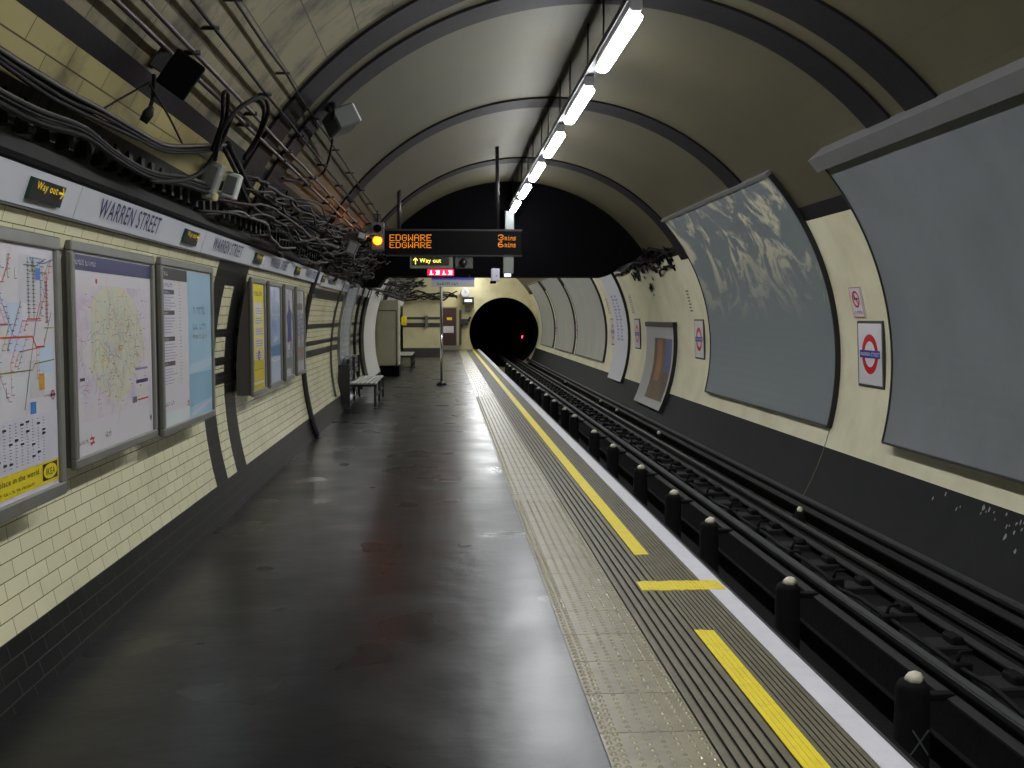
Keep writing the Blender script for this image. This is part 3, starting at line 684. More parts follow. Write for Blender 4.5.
for y, l_ in ((19.1, 'faint lettered notice above the roundel by the framed poster'), (25.2, 'faint lettered notice above the small roundel by the white strip'), (28.9, 'faint lettered notice above the distant dim roundel')):
    mb = MB()
    for k in range(7):
        z = 1.70+k*.06; mb.face([(rx(z, .012), y+.10, z), (rx(z, .012), y-.10+.04*(k % 2), z), (rx(z+.028, .012), y-.10+.04*(k % 2), z+.028), (rx(z+.028, .012), y+.10, z+.028)], ink((90, 88, 84)))
    arcslab(mb, 1.68, 2.14, y-.14, y+.14, 0, .01, rwall, 'r', 4); tag(mb.build('wall_notice'), l_, 'notice')
# soot stains are part of the wall; flaking paint on the dark skirting
mb = MB(); r3 = random.Random(5)
flake = mat('flaked_paint', (140, 140, 132), .7)
for k in range(60):
    y = r3.gauss(7.2, .7); z = .08-abs(r3.gauss(0, .11))-.02; s_ = r3.uniform(.008, .022); a = ang(z, 'r')
    pts = []
    for q in range(6):
        g = q*math.pi/3; rr_ = s_*r3.uniform(.5, 1.2); zz = z+rr_*math.sin(g)*1.5; pts.append((rx(zz, .003), y+rr_*math.cos(g), zz))
    mb.face(pts, flake)
tag(mb.build('flaked_paint'), 'scatter of pale flaked paint spots on the dark skirting under the largest hoarding', 'paint flakes', kind='stuff')
# seam strips on right wall
mb = MB(); arcslab(mb, -.9, .34, 12.0, 12.018, 0, .003, mat('seam_rust', (96, 86, 62), .8), 'r', 8); struct(mb.build('trim_40'))
# soot smear near the crossing (ragged cables and debris)
def clutter(name, y0, y1, side, z0, z1, n, lab, seed, mats, rad=(.006, .016), off=(.02, .16), cat='cable', group=None, seg=10, jit=.03):
    r_ = random.Random(seed)
    for k in range(n):
        a = r_.uniform(y0, y1-1); L = r_.uniform(1.2, 4.5); b = min(a+L, y1); z = r_.uniform(z0, z1); o_ = r_.uniform(*off); pts = []
        ph = r_.uniform(0, 6); am_ = r_.uniform(.01, .07); dz = r_.uniform(-.12, .12)
        N = seg
        for q in range(N+1):
            s_ = q/N; yy = a+(b-a)*s_; zz = z+dz*s_-am_*math.sin(s_*math.pi*2+ph)+r_.uniform(-jit, jit)*.6; oo = max(.012, o_+r_.uniform(-jit, jit))
            if q in (0, N): oo = 0.0
            xx = lx(zz, oo) if side == 'l' else rx(zz, oo); pts.append((xx, yy, zz))
        pts = smooth(pts, 3)
        tag(MB().tube(pts, r_.uniform(*rad), mats[k % len(mats)], 6).build(name), lab, cat, group)
def smooth(pts, sub=4):
    P = [Vector(p) for p in pts]; out = []
    for i in range(len(P)-1):
        a, b, c, d = P[max(i-1, 0)], P[i], P[i+1], P[min(i+2, len(P)-1)]
        for k in range(sub):
            t = k/sub; out.append(.5*((2*b)+(c-a)*t+(2*a-5*b+4*c-d)*t*t+(3*b-a-3*c+d)*t**3))
    out.append(P[-1]); return out
# ------------------------------------------------------------------ cables near the camera (left)
def cab(pix, r, mt, lab, off=.08, group=None, name='cable'):
    pts = smooth([wallpt(a, b, off if len(c) == 0 else c[0]) for a, b, *c in pix], 5)
    return tag(MB().tube(pts, r, mt, 8).build(name), lab, 'cable', group)
G1 = 'upper bundle of black cables'
for k in range(9):
    j = (k-4)*2.0+rnd.uniform(-1.5, 1.5); j0 = j; wv = lambda: rnd.uniform(-2.6, 2.6)
    cab([(-60, 10+j), (0, 54+j), (45, 84+j*.9+wv()), (72, 100+j*.8+wv()), (100, 114+j*.8+wv()), (135, 134+j*.6+wv()), (165, 147+j*.5), (195, 148+j*.5), (228, 146+j*.3)], .0095 if k % 3 else .006, rubber if k % 4 != 2 else greycab, 'black cable in the thick upper bundle sagging across the cream tiles', .05+.02*(k % 3), G1)
for k in range(7):
    j = (k-3)*2.8+rnd.uniform(-1.5, 1.5)
    cab([(-60, 62+j*.7), (0, 98+j), (40, 118+j), (85, 133+j*.7), (115, 155+j*.5), (150, 175+j*.5), (185, 182+j*.6), (215, 192+j*.7)], .0065+.003*(k % 2), rubber if k % 3 else greycab, 'black cable in the lower loose bundle just over the name band', .07+.02*(k % 3), 'lower loose bundle of cables')
cab([(150, 181), (183, 180), (205, 168), (222, 140), (235, 112), (255, 100), (264, 112), (258, 135), (244, 158)], .013, rubber, 'thick black cable looping up high beside the double dark rings', .14)
cab([(215, 160), (222, 130), (240, 108), (262, 97), (268, 112), (256, 142), (244, 160)], .013, rubber, 'second thick black loop inside the high cable loop', .17)
cab([(212, 150), (222, 120), (223, 95), (228, 94), (226, 118), (216, 152)], .011, rubber, 'narrow upright black cable loop beside the high loop', .12)
cab([(150, 85), (168, 115), (182, 143)], .006, rubber, 'thin black cable dropping from the square black box to the bundle', .10)
cab([(98, 112), (118, 100), (136, 90), (150, 82)], .005, rubber, 'thin cable rising from the upper bundle to the black box', .04)
cab([(334, 104, .2), (333, 128, .15), (331, 150, .08), (322, 174, .03), (300, 180, .03), (282, 178, .03)], .012, rubber, 'black cable hanging down from the projector on the ring')
cab([(228, 144), (240, 168), (252, 190), (275, 205), (300, 222), (330, 236), (370, 252)], .02, rubber, 'thick black cable running from the loops into the dark tangle', .10)
cab([(225, 150), (236, 172), (246, 198), (262, 214), (300, 232), (345, 250)], .016, rubber, 'second thick black cable diving into the dark tangle', .13)
# conduits
for k, (z, r_, mt, lb_) in enumerate(((2.865, .013, redpipe, 'lowest reddish brown conduit of the run above the dark stripe'), (2.935, .012, redpipe, 'middle reddish brown conduit of the run above the dark stripe'), (3.06, .010, rubber, 'thin black conduit above the reddish brown pair'), (3.20, .008, rubber, 'topmost thin black wire along the stained ceiling edge'))):
    pts = []
    y = 1.5; rr = random.Random(k)
    while y < 21.3: pts.append((lx(z+rr.uniform(-.012, .012), .045), y, z)); y += .8
    t = MB().tube(pts, r_, mt, 8); y = 2.3
    while y < 21: t.tube([(lx(z, -.01), y, z), (lx(z, .07), y, z)], r_*1.15, darksteel, 6); y += 1.6
    tag(t.build('conduit'), lb_, 'conduit')
mixm = [rubber, rubber, mat('dusty_cable', (40, 37, 33), .7), mat('dark_red_cable', (40, 18, 16), .7), mat('brown_cable', (30, 25, 21), .7), greycab]
clutter('cable', 6.6, 21, 'l', 2.28, 2.66, 80, 'grimy cable in the dark tangle above the name band', 11, mixm, (.004, .014), (.03, .2), group='tangled cables above the name band')
clutter('cable', 12, 28, 'l', 2.2, 2.9, 46, 'distant grimy cable in the tangle toward the black crossing', 12, mixm, (.008, .02), (.03, .35), group='tangled cables toward the black crossing', jit=.06)
clutter('cable', 18.5, 26, 'r', 2.55, 2.85, 12, 'sooty wire trailing over the wall at the black crossing end', 13, [rubber], (.01, .03), (.01, .08), group='sooty wires at the crossing end', jit=.05)
mb = MB(); r5 = random.Random(21)
for k in range(38):
    c0 = wallpt(r5.gauss(646, 9), 262+abs(r5.gauss(0, 14)), 0) if k > 16 else wallpt(r5.uniform(628, 672), r5.uniform(252, 264), 0)
    s_ = r5.uniform(.03, .13) if k > 16 else r5.uniform(.08, .17); pts = []
    for q in range(11):
        g = q*2*math.pi/11; e = s_*r5.uniform(.35, 1.25); z = c0.z+e*math.sin(g); pts.append((rx(z, .004+.0006*k), c0.y+e*1.6*math.cos(g), z))
    mb.face(pts, soot)
tag(mb.build('soot_patches'), 'ragged black soot patches on the cream wall where the black crossing ends', 'soot', kind='stuff')
# junction boxes on the left
def jbox(px, py, y, w_, h, lab, mt, lidm, rot=0, d=.08):
    p = at(px, py, y); t = empty('junction_box', p, lab, 'box')
    M = Matrix.Translation(p) @ Matrix.Rotation(rot, 4, 'Y')
    mb = MB(); mb.box((-w_/2, -d/2, -h/2), (w_/2, d/2, h/2), mt, .008, M); mb.build('box_body', t)
    mb = MB(); mb.box((-w_*.36, -d/2-.012, -h*.36), (w_*.36, -d/2+.002, h*.36), lidm, .004, M); mb.build('lid', t)
    p2 = Vector((lx(p.z, .0), p.y, p.z)); mb = MB(); mb.box((p2.x-.02, p.y-.015, p.z-.03), (p.x, p.y+.015, p.z+.03), darksteel); mb.build('bracket', t)
    return t
gb = mat('box_grey', (118, 120, 114), .5); gb2 = mat('box_grey_dark', (76, 78, 74), .5); wb = mat('box_white', (180, 184, 180), .45)
jbox(212, 178, 6.9, .10, .20, 'pale grey junction box under the high cable loop', gb, gb2, .35, .12)
jbox(232, 186, 7.2, .095, .17, 'white junction box with dark window beside the pale grey one', wb, gb2, .3, .10)
jbox(210, 196, 6.9, .09, .05, 'small cream box tucked under the pale grey junction box', mat('box_cream', (190, 176, 110), .5), gb, .2)
jbox(352, 248, 14.5, .15, .20, 'grey cabinet box in the tangle beside the orange signal', gb2, gb, .4)
jbox(362, 236, 14.8, .12, .10, 'small pale box touching the tangle left of the orange signal', gb2, wb, .3)
# black square box with bracket
p = at(181, 75, 5.2); t = empty('square_black_box', p, 'square black box held off the curved wall on a bracket', 'box')
M = Matrix.Translation(p) @ Matrix.Rotation(.62, 4, 'Y') @ Matrix.Rotation(.25, 4, 'Z')
mb = MB(); mb.box((-.075, -.05, -.095), (.075, .05, .095), soot, .006, M); mb.build('box_body', t)
mb = MB(); mb.box((-.14, -.03, -.05), (-.06, .03, .05), darksteel, .004, M); mb.tube([M @ Vector((-.1, 0, 0)), (lx(p.z+.05, .0), p.y+.02, p.z+.05)], .02, darksteel); mb.build('bracket', t)
p = at(146, 118, 5.1); mb = MB(); mb.tube([at(154, 75, 5.25), at(153, 98, 5.2), at(150, 108, 5.15)], .01, rubber); mb.tube([at(151, 108, 5.15), at(148, 114, 5.1), at(143, 122, 5.1)], [.014, .026, .02], rubber, 10)
tag(mb.build('hanging_lamp_holder'), 'small dark bulb-shaped fitting hanging below the square black box', 'fitting')
mb = MB(); mb.tube([at(96, 90, 4.95), at(95, 106, 4.95)], .004, wb, 6); mb.box(at(103, 113, 5.0)-Vector((.008, .008, .008)), at(103, 113, 5.0)+Vector((.008, .008, .008)), wb, .003)
tag(mb.build('cable_tie'), 'small white cable ties on the upper cable bundle', 'cable tie')
# projector on ring
p = at(341, 121, 8.7); t = empty('projector', p, 'grey box projector with a white face hung from the dark ring', 'projector')
M = Matrix.Translation(p) @ Matrix.Rotation(-.45, 4, 'Y') @ Matrix.Rotation(.5, 4, 'Z')
mb = MB(); mb.box((-.10, -.13, -.085), (.10, .13, .085), mat('projector_grey', (70, 72, 70), .5), .012, M); mb.build('housing', t)
mb = MB(); mb.box((.098, -.12, -.075), (.112, .12, .075), mat('projector_white', (215, 215, 215), .3), .004, M); mb.build('front_glass', t)
mb = MB(); q = wallpt(329, 101, 0); mb.tube([M @ Vector((-.02, 0, .08)), q+Vector((.05, -.02, -.06)), q], .022, darksteel); mb.tube([q+Vector((-.0, 0, -.1)), q+Vector((.03, 0, -.06))], .05, darksteel, 8); mb.build('bracket', t)
# ------------------------------------------------------------------ hanging signs
D = 16.6
def px2(px, py, y=D): return at(px, py, y)
def pbox(mb, x0, y0, x1, y1, d, th, mt, bev=.01):
    a, b = at(x0, y1, d), at(x1, y0, d); mb.box((a.x, d, a.z), (b.x, d+th, b.z), mt, bev); return a, b
t = empty('train_indicator', at(454, 243, D), 'long black hanging train describer board with amber dot lettering', 'display')
mb = MB(); a, b = pbox(mb, 385, 229.5, 522, 256, D, .16, mat('display_black', (7, 6, 7), .6, spec=.1), .012); mb.build('housing', t)
mb = MB(); mb.box((a.x, D-.012, b.z-.03), (b.x, D, b.z), darksteel); mb.box((a.x, D-.012, a.z), (b.x, D, a.z+.02), darksteel); mb.build('rim', t)
F57 = {'E': '1F101E10101F', 'D': '1E11111111111E'}
font = {'E': ["11111", "10000", "10000", "11110", "10000", "10000", "11111"], 'D': ["11110", "10001", "10001", "10001", "10001", "10001", "11110"],
 'G': ["01110", "10001", "10000", "10111", "10001", "10001", "01110"], 'W': ["10001", "10001", "10001", "10101", "10101", "11011", "10001"],
 'A': ["01110", "10001", "10001", "11111", "10001", "10001", "10001"], 'R': ["11110", "10001", "10001", "11110", "10100", "10010", "10001"],
 '3': ["01110", "10001", "00001", "00110", "00001", "10001", "01110"], '6': ["00110", "01000", "10000", "11110", "10001", "10001", "01110"],
 'm': ["00000", "00000", "11010", "10101", "10101", "10101", "10101"], 'i': ["00100", "00000", "01100", "00100", "00100", "00100", "01110"],
 'n': ["00000", "00000", "10110", "11001", "10001", "10001", "10001"], 's': ["00000", "00000", "01111", "10000", "01110", "00001", "11110"]}
amber = emit('led_amber', (255, 150, 30), .30)
def dots(body, x0, x1, ytop, ybot, mb, d):
    A, B = at(x0, ybot, d), at(x1, ytop, d); n = len(body)*6-1; du = (B.x-A.x)/n; dv = (B.z-A.z)/7
    for i, ch in enumerate(body):
        for r_, row in enumerate(font[ch]):
            for c_, v in enumerate(row):
                if v == '1':
                    x, z = A.x+(i*6+c_)*du, B.z-(r_+1)*dv; mb.face([(x+du*.16, d, z+dv*.16), (x+du*.84, d, z+dv*.16), (x+du*.84, d, z+dv*.84), (x+du*.16, d, z+dv*.84)], amber)
mb = MB(); dots('EDGWARE', 389.5, 431.5, 234.5, 241, mb, D-.004); dots('EDGWARE', 389.5, 431.5, 242.1, 248, mb, D-.004)
dots('3', 498, 503.5, 234.5, 240.3, mb, D-.004); dots('6', 498, 503.5, 241.5, 247.3, mb, D-.004); dots('mins', 504.8, 515.8, 235.5, 240.3, mb, D-.004); dots('mins', 504.8, 515.8, 242.3, 247.3, mb, D-.004)
mb.build('led_text', t)
for px, w_ in ((399, .03), (497.5, .03)):
    q = at(px, 229, D); mb = MB(); mb.tube([(q.x, D+.08, q.z-.02), (q.x, D+.08, zt(q.x)+.01)], w_, darksteel, 8); mb.build('hanger_rod', t)
# signal head
t = empty('repeater_signal', at(377.5, 236, D), 'two lens signal box with the lower lens glowing orange', 'signal')
mb = MB(); a, b = pbox(mb, 371, 222, 384, 250, D-.02, .14, mat('signal_grey', (92, 92, 92), .5), .012); mb.build('housing', t)
q = at(377.5, 228.5, D-.02); mb = MB(); mb.tube([(q.x, D-.05, q.z), (q.x, D-.01, q.z)], .062, soot, 18); mb.build('dark_lens', t)
q = at(377.5, 240.5, D-.02); ol = emit('orange_lens', (255, 105, 14), 3.0)
mb = MB(); mb.tube([(q.x, D-.045, q.z), (q.x, D-.01, q.z)], .068, ol, 18); o = mb.build('lit_lens', t); o['label'] = 'glowing orange lens'
sl = bpy.data.lights.new('signal_beam', 'SPOT'); sl.energy = 26; sl.color = (1, .28, .05); sl.spot_size = .17; sl.spot_blend = .9; sl.shadow_soft_size = .05
so = bpy.data.objects.new('signal_beam', sl); COL.objects.link(so); so.location = (q.x, D-.1, q.z); so.rotation_euler = (wallpt(318, 206, 0)-Vector((q.x, D-.1, q.z))).to_track_quat('-Z', 'Y').to_euler(); so.parent = t; so.matrix_parent_inverse = Matrix.Translation(-t.location)
mb = MB(); q = at(377.5, 222, D); mb.tube([(q.x, D+.05, q.z-.01), (q.x, D+.05, zt(q.x)+.01)], .016, darksteel); mb.build('hanger_rod', t)
# way out box
t = empty('way_out_box', at(431, 261, D), 'hanging lit way out box with arrow under the train describer', 'sign')
mb = MB(); pbox(mb, 409.8, 254.5, 453, 268.5, D+.02, .12, mat('box_olive', (120, 124, 104), .5), .01); mb.build('housing', t)
mb = MB(); a, b = pbox(mb, 412.3, 257, 449, 265.3, D+.008, .014, inkblk, 0); mb.build('panel', t)
P = Print((a.x, D+.007, a.z), X, Z); w_ = b.x-a.x; h = b.z-a.z; yl = emit('wayout_yellow', (255, 240, 90), .5)
P.line([(.05, .02), (.05, h-.02)], .014, yl); P.line([(.02, h*.6), (.05, h-.02), (.08, h*.6)], .014, yl); P.text('Way out', .115, .022, w_*.58, h*.66, yl); P.mb.build('wording', t)
# camera dome box
t = empty('camera_box', at(463.5, 261, D), 'grey box with a small dark dome camera beside the way out box', 'camera')
mb = MB(); pbox(mb, 454.8, 254.5, 473, 268.5, D+.02, .1, gb2, .01); mb.build('housing', t)
q = at(463.5, 263.5, D); mb = MB(); mb.tube([(q.x, D+.02, q.z+.03), (q.x, D-.01, q.z+.02), (q.x, D-.05, q.z-.005), (q.x, D-.08, q.z-.04)], [.06, .065, .055, .02], inkblk, 12); mb.build('dome', t)
# speakers
t = empty('column_speaker', at(508.5, 265, D), 'tall pale hanging speaker with bright foot at the end of the describer', 'speaker')
mb = MB(); a, b = pbox(mb, 503.2, 254, 513.7, 273.5, D, .13, gb, .012); mb.build('housing', t)
mb = MB(); pbox(mb, 504.5, 273.5, 511, 276.5, D+.01, .1, emit('speaker_foot', (230, 230, 255), .5), .004); mb.build('foot', t)
t = empty('hanging_box', at(495.5, 276, 20.6), 'small pale hanging box below the black crossing edge', 'box')
mb = MB(); a, b = pbox(mb, 491.3, 268.5, 499.6, 281, 20.6, .14, mat('pale_box', (190, 186, 204), .4), .012); mb.build('housing', t)
mb = MB(); pbox(mb, 490.3, 281, 496, 283.5, 20.62, .1, soot, .004); mb.tube([(a.x+.08, 20.7, b.z-.01), (a.x+.08, 21.3, b.z+.02)], .03, darksteel, 8); q = at(496.5, 275.8, 20.6); mb.tube([(q.x, 20.59, q.z), (q.x, 20.61, q.z)], .012, gb2, 8); mb.build('lens', t)
# pillar drop under the last light
q = at(509.5, 211, 21.0); q2 = at(509.5, 229, 21.0); mb = MB(); mb.box((q.x-.09, 20.95, q2.z-.1), (q.x+.09, 21.15, q.z), mat('drop_grey', (88, 92, 92), .5), .01)
tag(mb.build('trunking_drop'), 'grey upright trunking box under the last tube light on the black crossing', 'trunking')
# red lit sign
t = empty('red_lit_sign', at(440, 272, 20.9), 'small glowing pink red sign on the black crossing below the way out box', 'sign')
mb = MB(); a, b = pbox(mb, 427.3, 269, 454, 275.8, 20.95, .1, emit('sign_red', (214, 24, 74), .3), .008); mb.build('panel', t)
P = Print((a.x, 20.945, a.z), X, Z)
wsg = emit('sign_white', (255, 225, 235), .4)
for u in (.04, .16, .29, .41):
    P.rect(u, .02, u+.085, .04, wsg, 2); P.rect(u+.02, .04, u+.05, .105, wsg, 2)
    if u in (.16, .41): P.rect(u, .085, u+.085, .105, wsg, 2); P.rect(u+.06, .03, u+.085, .1, wsg, 2)
P.mb.build('symbols', t)
# platform name board on pole
t = empty('line_name_board', at(453, 282, 20.6), 'grey board with blue top edge hanging under the black crossing', 'sign')
mb = MB(); a, b = pbox(mb, 431.6, 278, 474.4, 286.6, 20.75, .06, mat('board_grey', (176, 178, 184), .4), .004); mb.build('board', t)
mb = MB(); mb.box((a.x, 20.742, b.z-.03), (b.x, 20.751, b.z+.002), ink((60, 60, 190))); mb.build('blue_band', t)
mb = MB(); put_text(mb, 'Northern line', (a.x+.1, 20.745, a.z+.03), X, Z, .42, .06, inkblk); mb.build('lettering', t)
for px in (435, 470):
    q = at(px, 278, 20.78); mb = MB(); mb.tube([(q.x, 20.78, q.z-.01), (q.x, 21.3, 2.45)], .012, darksteel, 6); mb.build('hanger_rod', t)
# pole
t = empty('steel_pole', (at(441.5, 385, 24.7).x, 24.7, 0), 'thin shiny upright pole standing on the platform below the grey board', 'pole')
xx = t.location.x; chrome = mat('chrome', (190, 190, 186), .25, .9)
MB().tube([(xx, 24.7, 0), (xx, 24.7, 1.25)], .028, chrome, 12).build('lower_sleeve', t); MB().tube([(xx, 24.7, 1.2), (xx, 24.7, 2.4)], .034, mat('pole_grey', (176, 178, 170), .5), 12).build('post', t)
MB().tube([(xx, 24.7, 0), (xx, 24.7, .05), (xx, 24.7, .09)], [.13, .11, .04], darksteel, 14).build('foot', t)
# grey cabinet at left
cg = mat('cabinet_grey', (150, 146, 122), .5, dirt=.3, dscale=2, dcol=(120, 116, 98))
t = empty('platform_cabinet', (-1.55, 28.6, 0), 'tall grey beige cabinet with a black foot standing against the tiled wall', 'cabinet')
mb = MB(); mb.box((-2.0, 28.5, .28), (-1.28, 29.6, 2.06), cg, .015); mb.build('body', t)
mb = MB(); mb.box((-2.0, 28.49, 0), (-1.27, 29.6, .28), soot); mb.build('plinth', t)
mb = MB(); mb.box((-1.88, 28.485, 1.76), (-1.33, 28.5, 1.785), darksteel); mb.box((-1.35, 28.485, .28), (-1.33, 28.5, 1.785), darksteel); mb.box((-1.86, 28.48, .30), (-1.37, 28.5, 1.74), cg, .004); mb.build('door', t)
# door and fittings at the end wall
dm = mat('door_maroon', (62, 30, 30), .5); a, b = at(443, 345.5, 51.9), at(456, 308, 51.9)
t = struct(MB().box((a.x, 51.86, a.z), (b.x, 51.98, b.z), dm, .01).build('door_1'))
o = MB().box((a.x+.02, 51.84, a.z+.62), (b.x-.12, 51.87, a.z+.95), paper).build('notice', t); 
o = MB().box((a.x+.2, 51.84, a.z+1.25), (b.x-.2, 51.87, a.z+1.38), yellow).build('warning_plate', t)
mb = MB()
for x0, x1, z0, z1 in ((a.x-.06, a.x, .05, b.z+.06), (b.x, b.x+.06, .05, b.z+.06), (a.x-.06, b.x+.06, b.z, b.z+.06)): mb.box((x0, 51.85, z0), (x1, 51.99, z1), cg)
mb.box((a.x-.1, 51.3, 0), (b.x+.1, 51.98, a.z), mat('step_grey', (120, 118, 108), .7)); struct(mb.build('trim_50'))
t = empty('platform_clock', at(465, 293, 51.5), 'round white clock high on the end wall by the tunnel mouth', 'clock')
q = at(465, 293, 51.6); mb = MB(); mb.tube([(q.x, 51.5, q.z), (q.x, 51.98, q.z)], .22, wb, 20); mb.build('case', t); mb = MB(); mb.disc((q.x, 51.495, q.z), .19, X, Z, paper, 24); mb.box((q.x-.01, 51.485, q.z), (q.x+.01, 51.49, q.z+.13), inkblk); mb.box((q.x, 51.485, q.z-.01), (q.x+.09, 51.49, q.z+.01), inkblk); mb.build('dial', t)
t = empty('monitor', at(468, 300, 51), 'small dark monitor with a lit screen under the clock', 'monitor')
a, b = at(462.5, 304.5, 51.2), at(474, 297, 51.2); MB().box((a.x, 51.2, a.z), (b.x, 51.9, b.z), inkblk, .02).build('casing', t)
MB().box((a.x+.1, 51.18, a.z+.13), (b.x-.1, 51.21, b.z-.12), emit('screen', (225, 225, 235), .4)).build('screen', t)
t = empty('platform_mirror_bracket', at(464, 322, 51.5), 'dark bracket with small camera at the edge of the tunnel mouth', 'camera')
a, b = at(461, 325, 51.5), at(468, 319, 51.5); MB().box((a.x, 51.5, a.z), (b.x, 51.9, b.z), inkblk, .02).build('casing', t); q = at(466, 317, 51.5); MB().tube([(b.x, 51.7, b.z-.1), (b.x+.12, 51.7, b.z+.1)], .05, inkblk).build('arm', t)
a, b = at(459.5, 345, 51.8), at(461.5, 310, 51.8); tag(MB().box((a.x, 51.8, a.z), (b.x, 51.99, b.z), gb2, .01).build('cable_duct'), 'slim grey duct on the end wall between door and tunnel mouth', 'duct')
q = at(467.5, 309.5, 51.9); tag(MB().box((q.x-.13, 51.88, q.z-.13), (q.x+.13, 51.99, q.z+.13), gb, .01).build('wall_plate'), 'small square grey plate under the monitor on the end wall', 'plate')
# fittings on the stub wall
a, b = at(425, 328, 42.95), at(428, 315.5, 42.95); tag(MB().box((a.x, 42.85, a.z), (b.x, 42.99, b.z), mat('stub_duct', (110, 110, 92), .5), .01).build('wall_box'), 'slim upright grey box on the striped cream wall', 'box')
q = at(404, 321, 33); tag(MB().box((q.x-.09, 32.9, q.z-.14), (q.x+.09, 33.1, q.z+.14), yink, .03).box((lx(q.z)-.02, 32.97, q.z-.03), (q.x-.05, 33.03, q.z+.03), darksteel).build('yellow_box'), 'bright yellow box on the wall behind the grey cabinet', 'box')
clutter('cable', 30, 43, 'l', 2.2, 2.9, 14, 'far grimy cable strung beyond the grey cabinet', 17, mixm, (.012, .03), (.05, .5), group='far cables beyond the grey cabinet', jit=.08)
r_ = random.Random(4)
for k in range(7):
    pts = [(-1.7+q*.27, 42.8-.1*r_.random(), 2.25+.25*r_.random()+.1*k*.3) for q in range(9)]
    tag(MB().tube(smooth(pts, 3), .025, mixm[k % 6], 6).build('cable'), 'drooping cable strung across the top of the striped cream wall', 'cable', 'cables over the striped cream wall')
# benches
slat = mat('bench_slat', (160, 160, 148), .4, .3, dirt=.3, dscale=6, dcol=(90, 90, 84))
def bench(y0, y1, xb, w_, lab, h=.43):
    t = empty('platform_bench', (xb, y0, 0), lab, 'bench'); xf = xb+w_
    mb = MB()
    for k in range(6):
        a = xb+.05+k*(w_-.05)/6; mb.box((a, y0, h-.03), (a+(w_-.05)/6-.015, y1, h), slat, .004)
    mb.build('seat', t)
    ns = 3; L = (y1-y0)/ns
    for k in range(ns):
        mb = MB(); ya, yb_ = y0+k*L+.04, y0+(k+1)*L-.04
        for q in range(4): mb.box((xb-.02-.015*q, ya, h+.10+q*.085), (xb+.01-.015*q, yb_, h+.17+q*.085), slat if False else mat('bench_back', (74, 74, 70), .45, .2), .004)
        mb.build('backrest', t)
    for yy in (y0+.08, (y0+y1)/2, y1-.08):
        MB().box((xf-.05, yy-.025, 0), (xf-.005, yy+.025, h-.03), darksteel, .006).build('leg', t)
        MB().box((xb-.01, yy-.025, 0), (xb+.04, yy+.025, h+.42), darksteel, .006).build('leg', t)
        MB().box((xb, yy-.02, h-.07), (xf, yy+.02, h-.03), darksteel).build('crossbar', t)
    MB().box((xf-.04, y0+.08, .16), (xf-.015, y1-.08, .20), darksteel).build('stretcher', t)
    return t
bench(18.75, 21.2, -1.76, .52, 'slatted metal bench on black legs beside the curved blue panel')
bench(32.6, 35.6, -1.55, .50, 'smaller distant bench half hidden behind the grey cabinet')
# litter bin like dark upright at bench end
mb = MB(); mb.box((-1.86, 18.2, 0), (-1.66, 18.28, .78), inkblk, .01); tag(mb.build('bench_end_panel'), 'black upright panel against the wall at the near end of the bench', 'panel')
# ------------------------------------------------------------------ track
railm = mat('rail_steel', (30, 29, 29), .7, .2, dirt=.6, dscale=6, dcol=(18, 17, 16), stretch=(1, .2, 1)); railtop = mat('rail_top', (92, 92, 94), .35, .8)
def rail(x, top, y0, y1, lab, w_=.07, h=.14, shiny=False, name='running_rail'):
    t = empty(name, (x, y0, top-h), lab, 'rail'); k = w_/2
    poly = [(x-k*1.7, top-h), (x+k*1.7, top-h), (x+k*1.7, top-h+.015), (x+k*.3, top-h+.035), (x+k*.3, top-.045), (x+k, top-.035), (x+k, top-.006), (x+k*.8, top), (x-k*.8, top), (x-k, top-.006), (x-k, top-.035), (x-k*.3, top-.045), (x-k*.3, top-h+.035), (x-k*1.7, top-h+.015)]
    MB().prism(poly, y0, y1, railm).build('rail_body', t)
    MB().box((x-k*.62, y0, top-.002), (x+k*.62, y1, top+.0015), railtop if shiny else mat('conductor_top', (66, 68, 68), .6, .3)).build('rail_head', t)
rail(2.92, -.46, Y0, 72, 'thick dull conductor rail running beside the row of capped posts', .085, .13, name='conductor_rail')
rail(3.63, -.51, Y0, 72, 'shiny worn running rail nearer the dark far wall', .065, .14, True)
rail(2.20, -.53, Y0, 72, 'running rail tucked close beneath the platform edge', .065, .14, True)
rail(4.02, -.42, Y0, 52, 'dark outer conductor rail along the foot of the far wall', .085, .12, name='conductor_rail')
cap = mat('insulator_cap', (225, 218, 196), .4, dirt=.4, dscale=20, dcol=(140, 132, 110)); postm = mat('post_dark', (11, 10, 11), .9, dirt=.6, dscale=10, dcol=(20, 19, 18), bump=.6, bscale=16, spec=.25)
def bolt(x, y, zt_, zb_, lab, group, rad=.098, name='insulator_post'):
    t = empty(name, (x, y, zb_), lab, 'insulator post', group)
    MB().tube([(x, y, zb_), (x, y, zb_+.02), (x, y, zt_-.10), (x, y, zt_-.07), (x, y, zt_-.05)], [rad*1.25, rad*1.08, rad*.98, rad*.92, rad*.75], postm, 9).build('post', t)
    cx_ = x+rnd.uniform(-.012, .012); MB().tube([(cx_, y, zt_-.06), (cx_, y, zt_-.03), (cx_-.004, y, zt_-.008), (cx_-.008, y, zt_+.004)], [rad*.50, rad*.56, rad*.42, rad*.12], cap, 6).build('cap', t)
    if name == 'insulator_post': MB().box((x+.03, y-.035, zt_-.16), (2.90, y+.035, zt_-.12), postm, .006).build('bracket', t)
    return t
ys_ = [6.04, 8.24, 10.7, 12.4, 14.5, 16.9, 19.0, 22, 23.7, 26, 28, 30.6, 33, 34.8, 37.1, 39.3, 41.8, 44.4, 46.3]
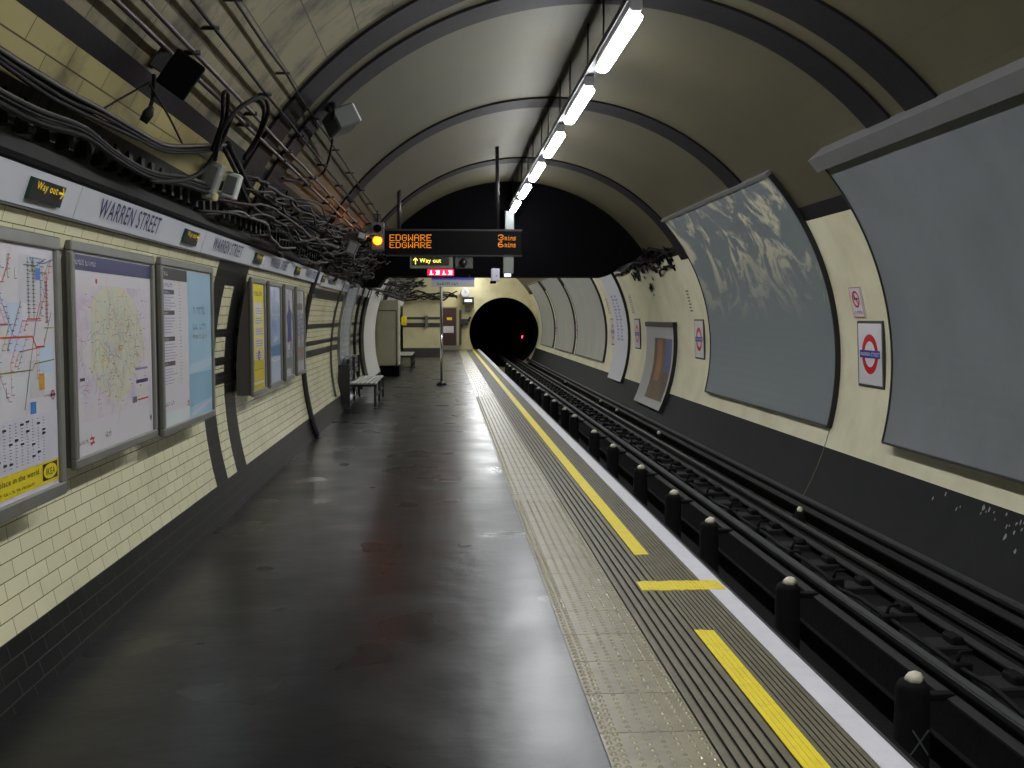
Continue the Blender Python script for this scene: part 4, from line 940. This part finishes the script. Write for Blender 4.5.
for k, y in enumerate(ys_):
    y -= .3
    lab = {0: 'biggest black post with pale cap, chalk cross on its side', 1: 'second black post with pale cap, level with the yellow crossbar', 2: 'third black post with pale cap counting from the chalk-crossed one'}.get(k, 'pale capped black post in the receding row beside the platform edge')
    t = bolt(2.66, y, -.43, -1.2, lab, 'capped black posts along the track' if k > 2 else None)
    if k == 0:
        ch = mat('chalk', (90, 92, 94), .8); P = Print((2.66, y-.104, -.80), X, Z); P.line([(-.05, -.07), (.05, .07)], .010, ch); P.line([(-.04, .07), (.05, -.07)], .010, ch); P.mb.build('chalk_cross', t)
for k, (y, l_) in enumerate(((11.1, 'pale capped insulator beside the shiny rail, opposite the third post'), (18.7, 'pale capped insulator beside the shiny rail below the scuffed hoarding'), (23.4, 'pale capped insulator beside the rail under the framed poster'), (25.9, 'pale capped insulator beside the rail before the white strip'), (33.7, 'small far pale capped insulator beside the shiny rail'))):
    bolt(3.84, y, -.46, -.72, l_, None, .06, 'rail_insulator')
proto = empty('sleeper', (3.6, 2.2, -.72), 'dark sleeper block with rail chair under the far running rail', 'sleeper', 'dark sleepers along the track')
chairm = mat('chair_iron', (16, 15, 15), .85, spec=.2)
conc = mat('sleeper_dark', (20, 19, 19), .8, dirt=.5, dscale=8, dcol=(18, 17, 17))
MB().box((3.31, 2.08, -.74), (3.98, 2.32, -.665), conc, .012).build('block', proto)
MB().box((3.48, 2.12, -.67), (3.57, 2.28, -.61), chairm, .012).build('rail_chair', proto); MB().box((3.69, 2.12, -.67), (3.78, 2.28, -.61), chairm, .012).build('rail_chair', proto)
for k in range(1, 62): dup(proto, (0, .8*k, 0))
# cable with clips along the pit side
pts = []; y = 1.5; r_ = random.Random(8)
while y < 50: pts.append((3.22+r_.uniform(-.015, .015), y, -.60+r_.uniform(-.03, .02))); y += .4
mb = MB(); mb.tube(pts, .018, rubber, 6)
y = 2.0
while y < 50:
    mb.box((3.16, y, -.70), (3.28, y+.10, -.56), postm, .01); mb.tube([(3.2, y+.05, -.56), (3.22, y+.05, -.50), (3.3, y+.06, -.5)], .014, postm, 6); y += 1.06
tag(mb.build('track_cable'), 'black cable with lumpy clips running between the rails', 'cable')
# red signal inside the tunnel
t = empty('tunnel_signal', at(523, 337, 62), 'small red signal light glowing inside the dark tunnel mouth', 'signal')
q = at(523, 337, 62); MB().box((q.x-.12, 62.02, q.z-.3), (q.x+.12, 62.2, q.z+.16), soot, .02).build('housing', t); MB().tube([(q.x, 61.97, q.z), (q.x, 62.03, q.z)], .085, emit('red_lens', (255, 30, 70), 6), 14).build('lens', t)
S.cycles.use_denoising = True
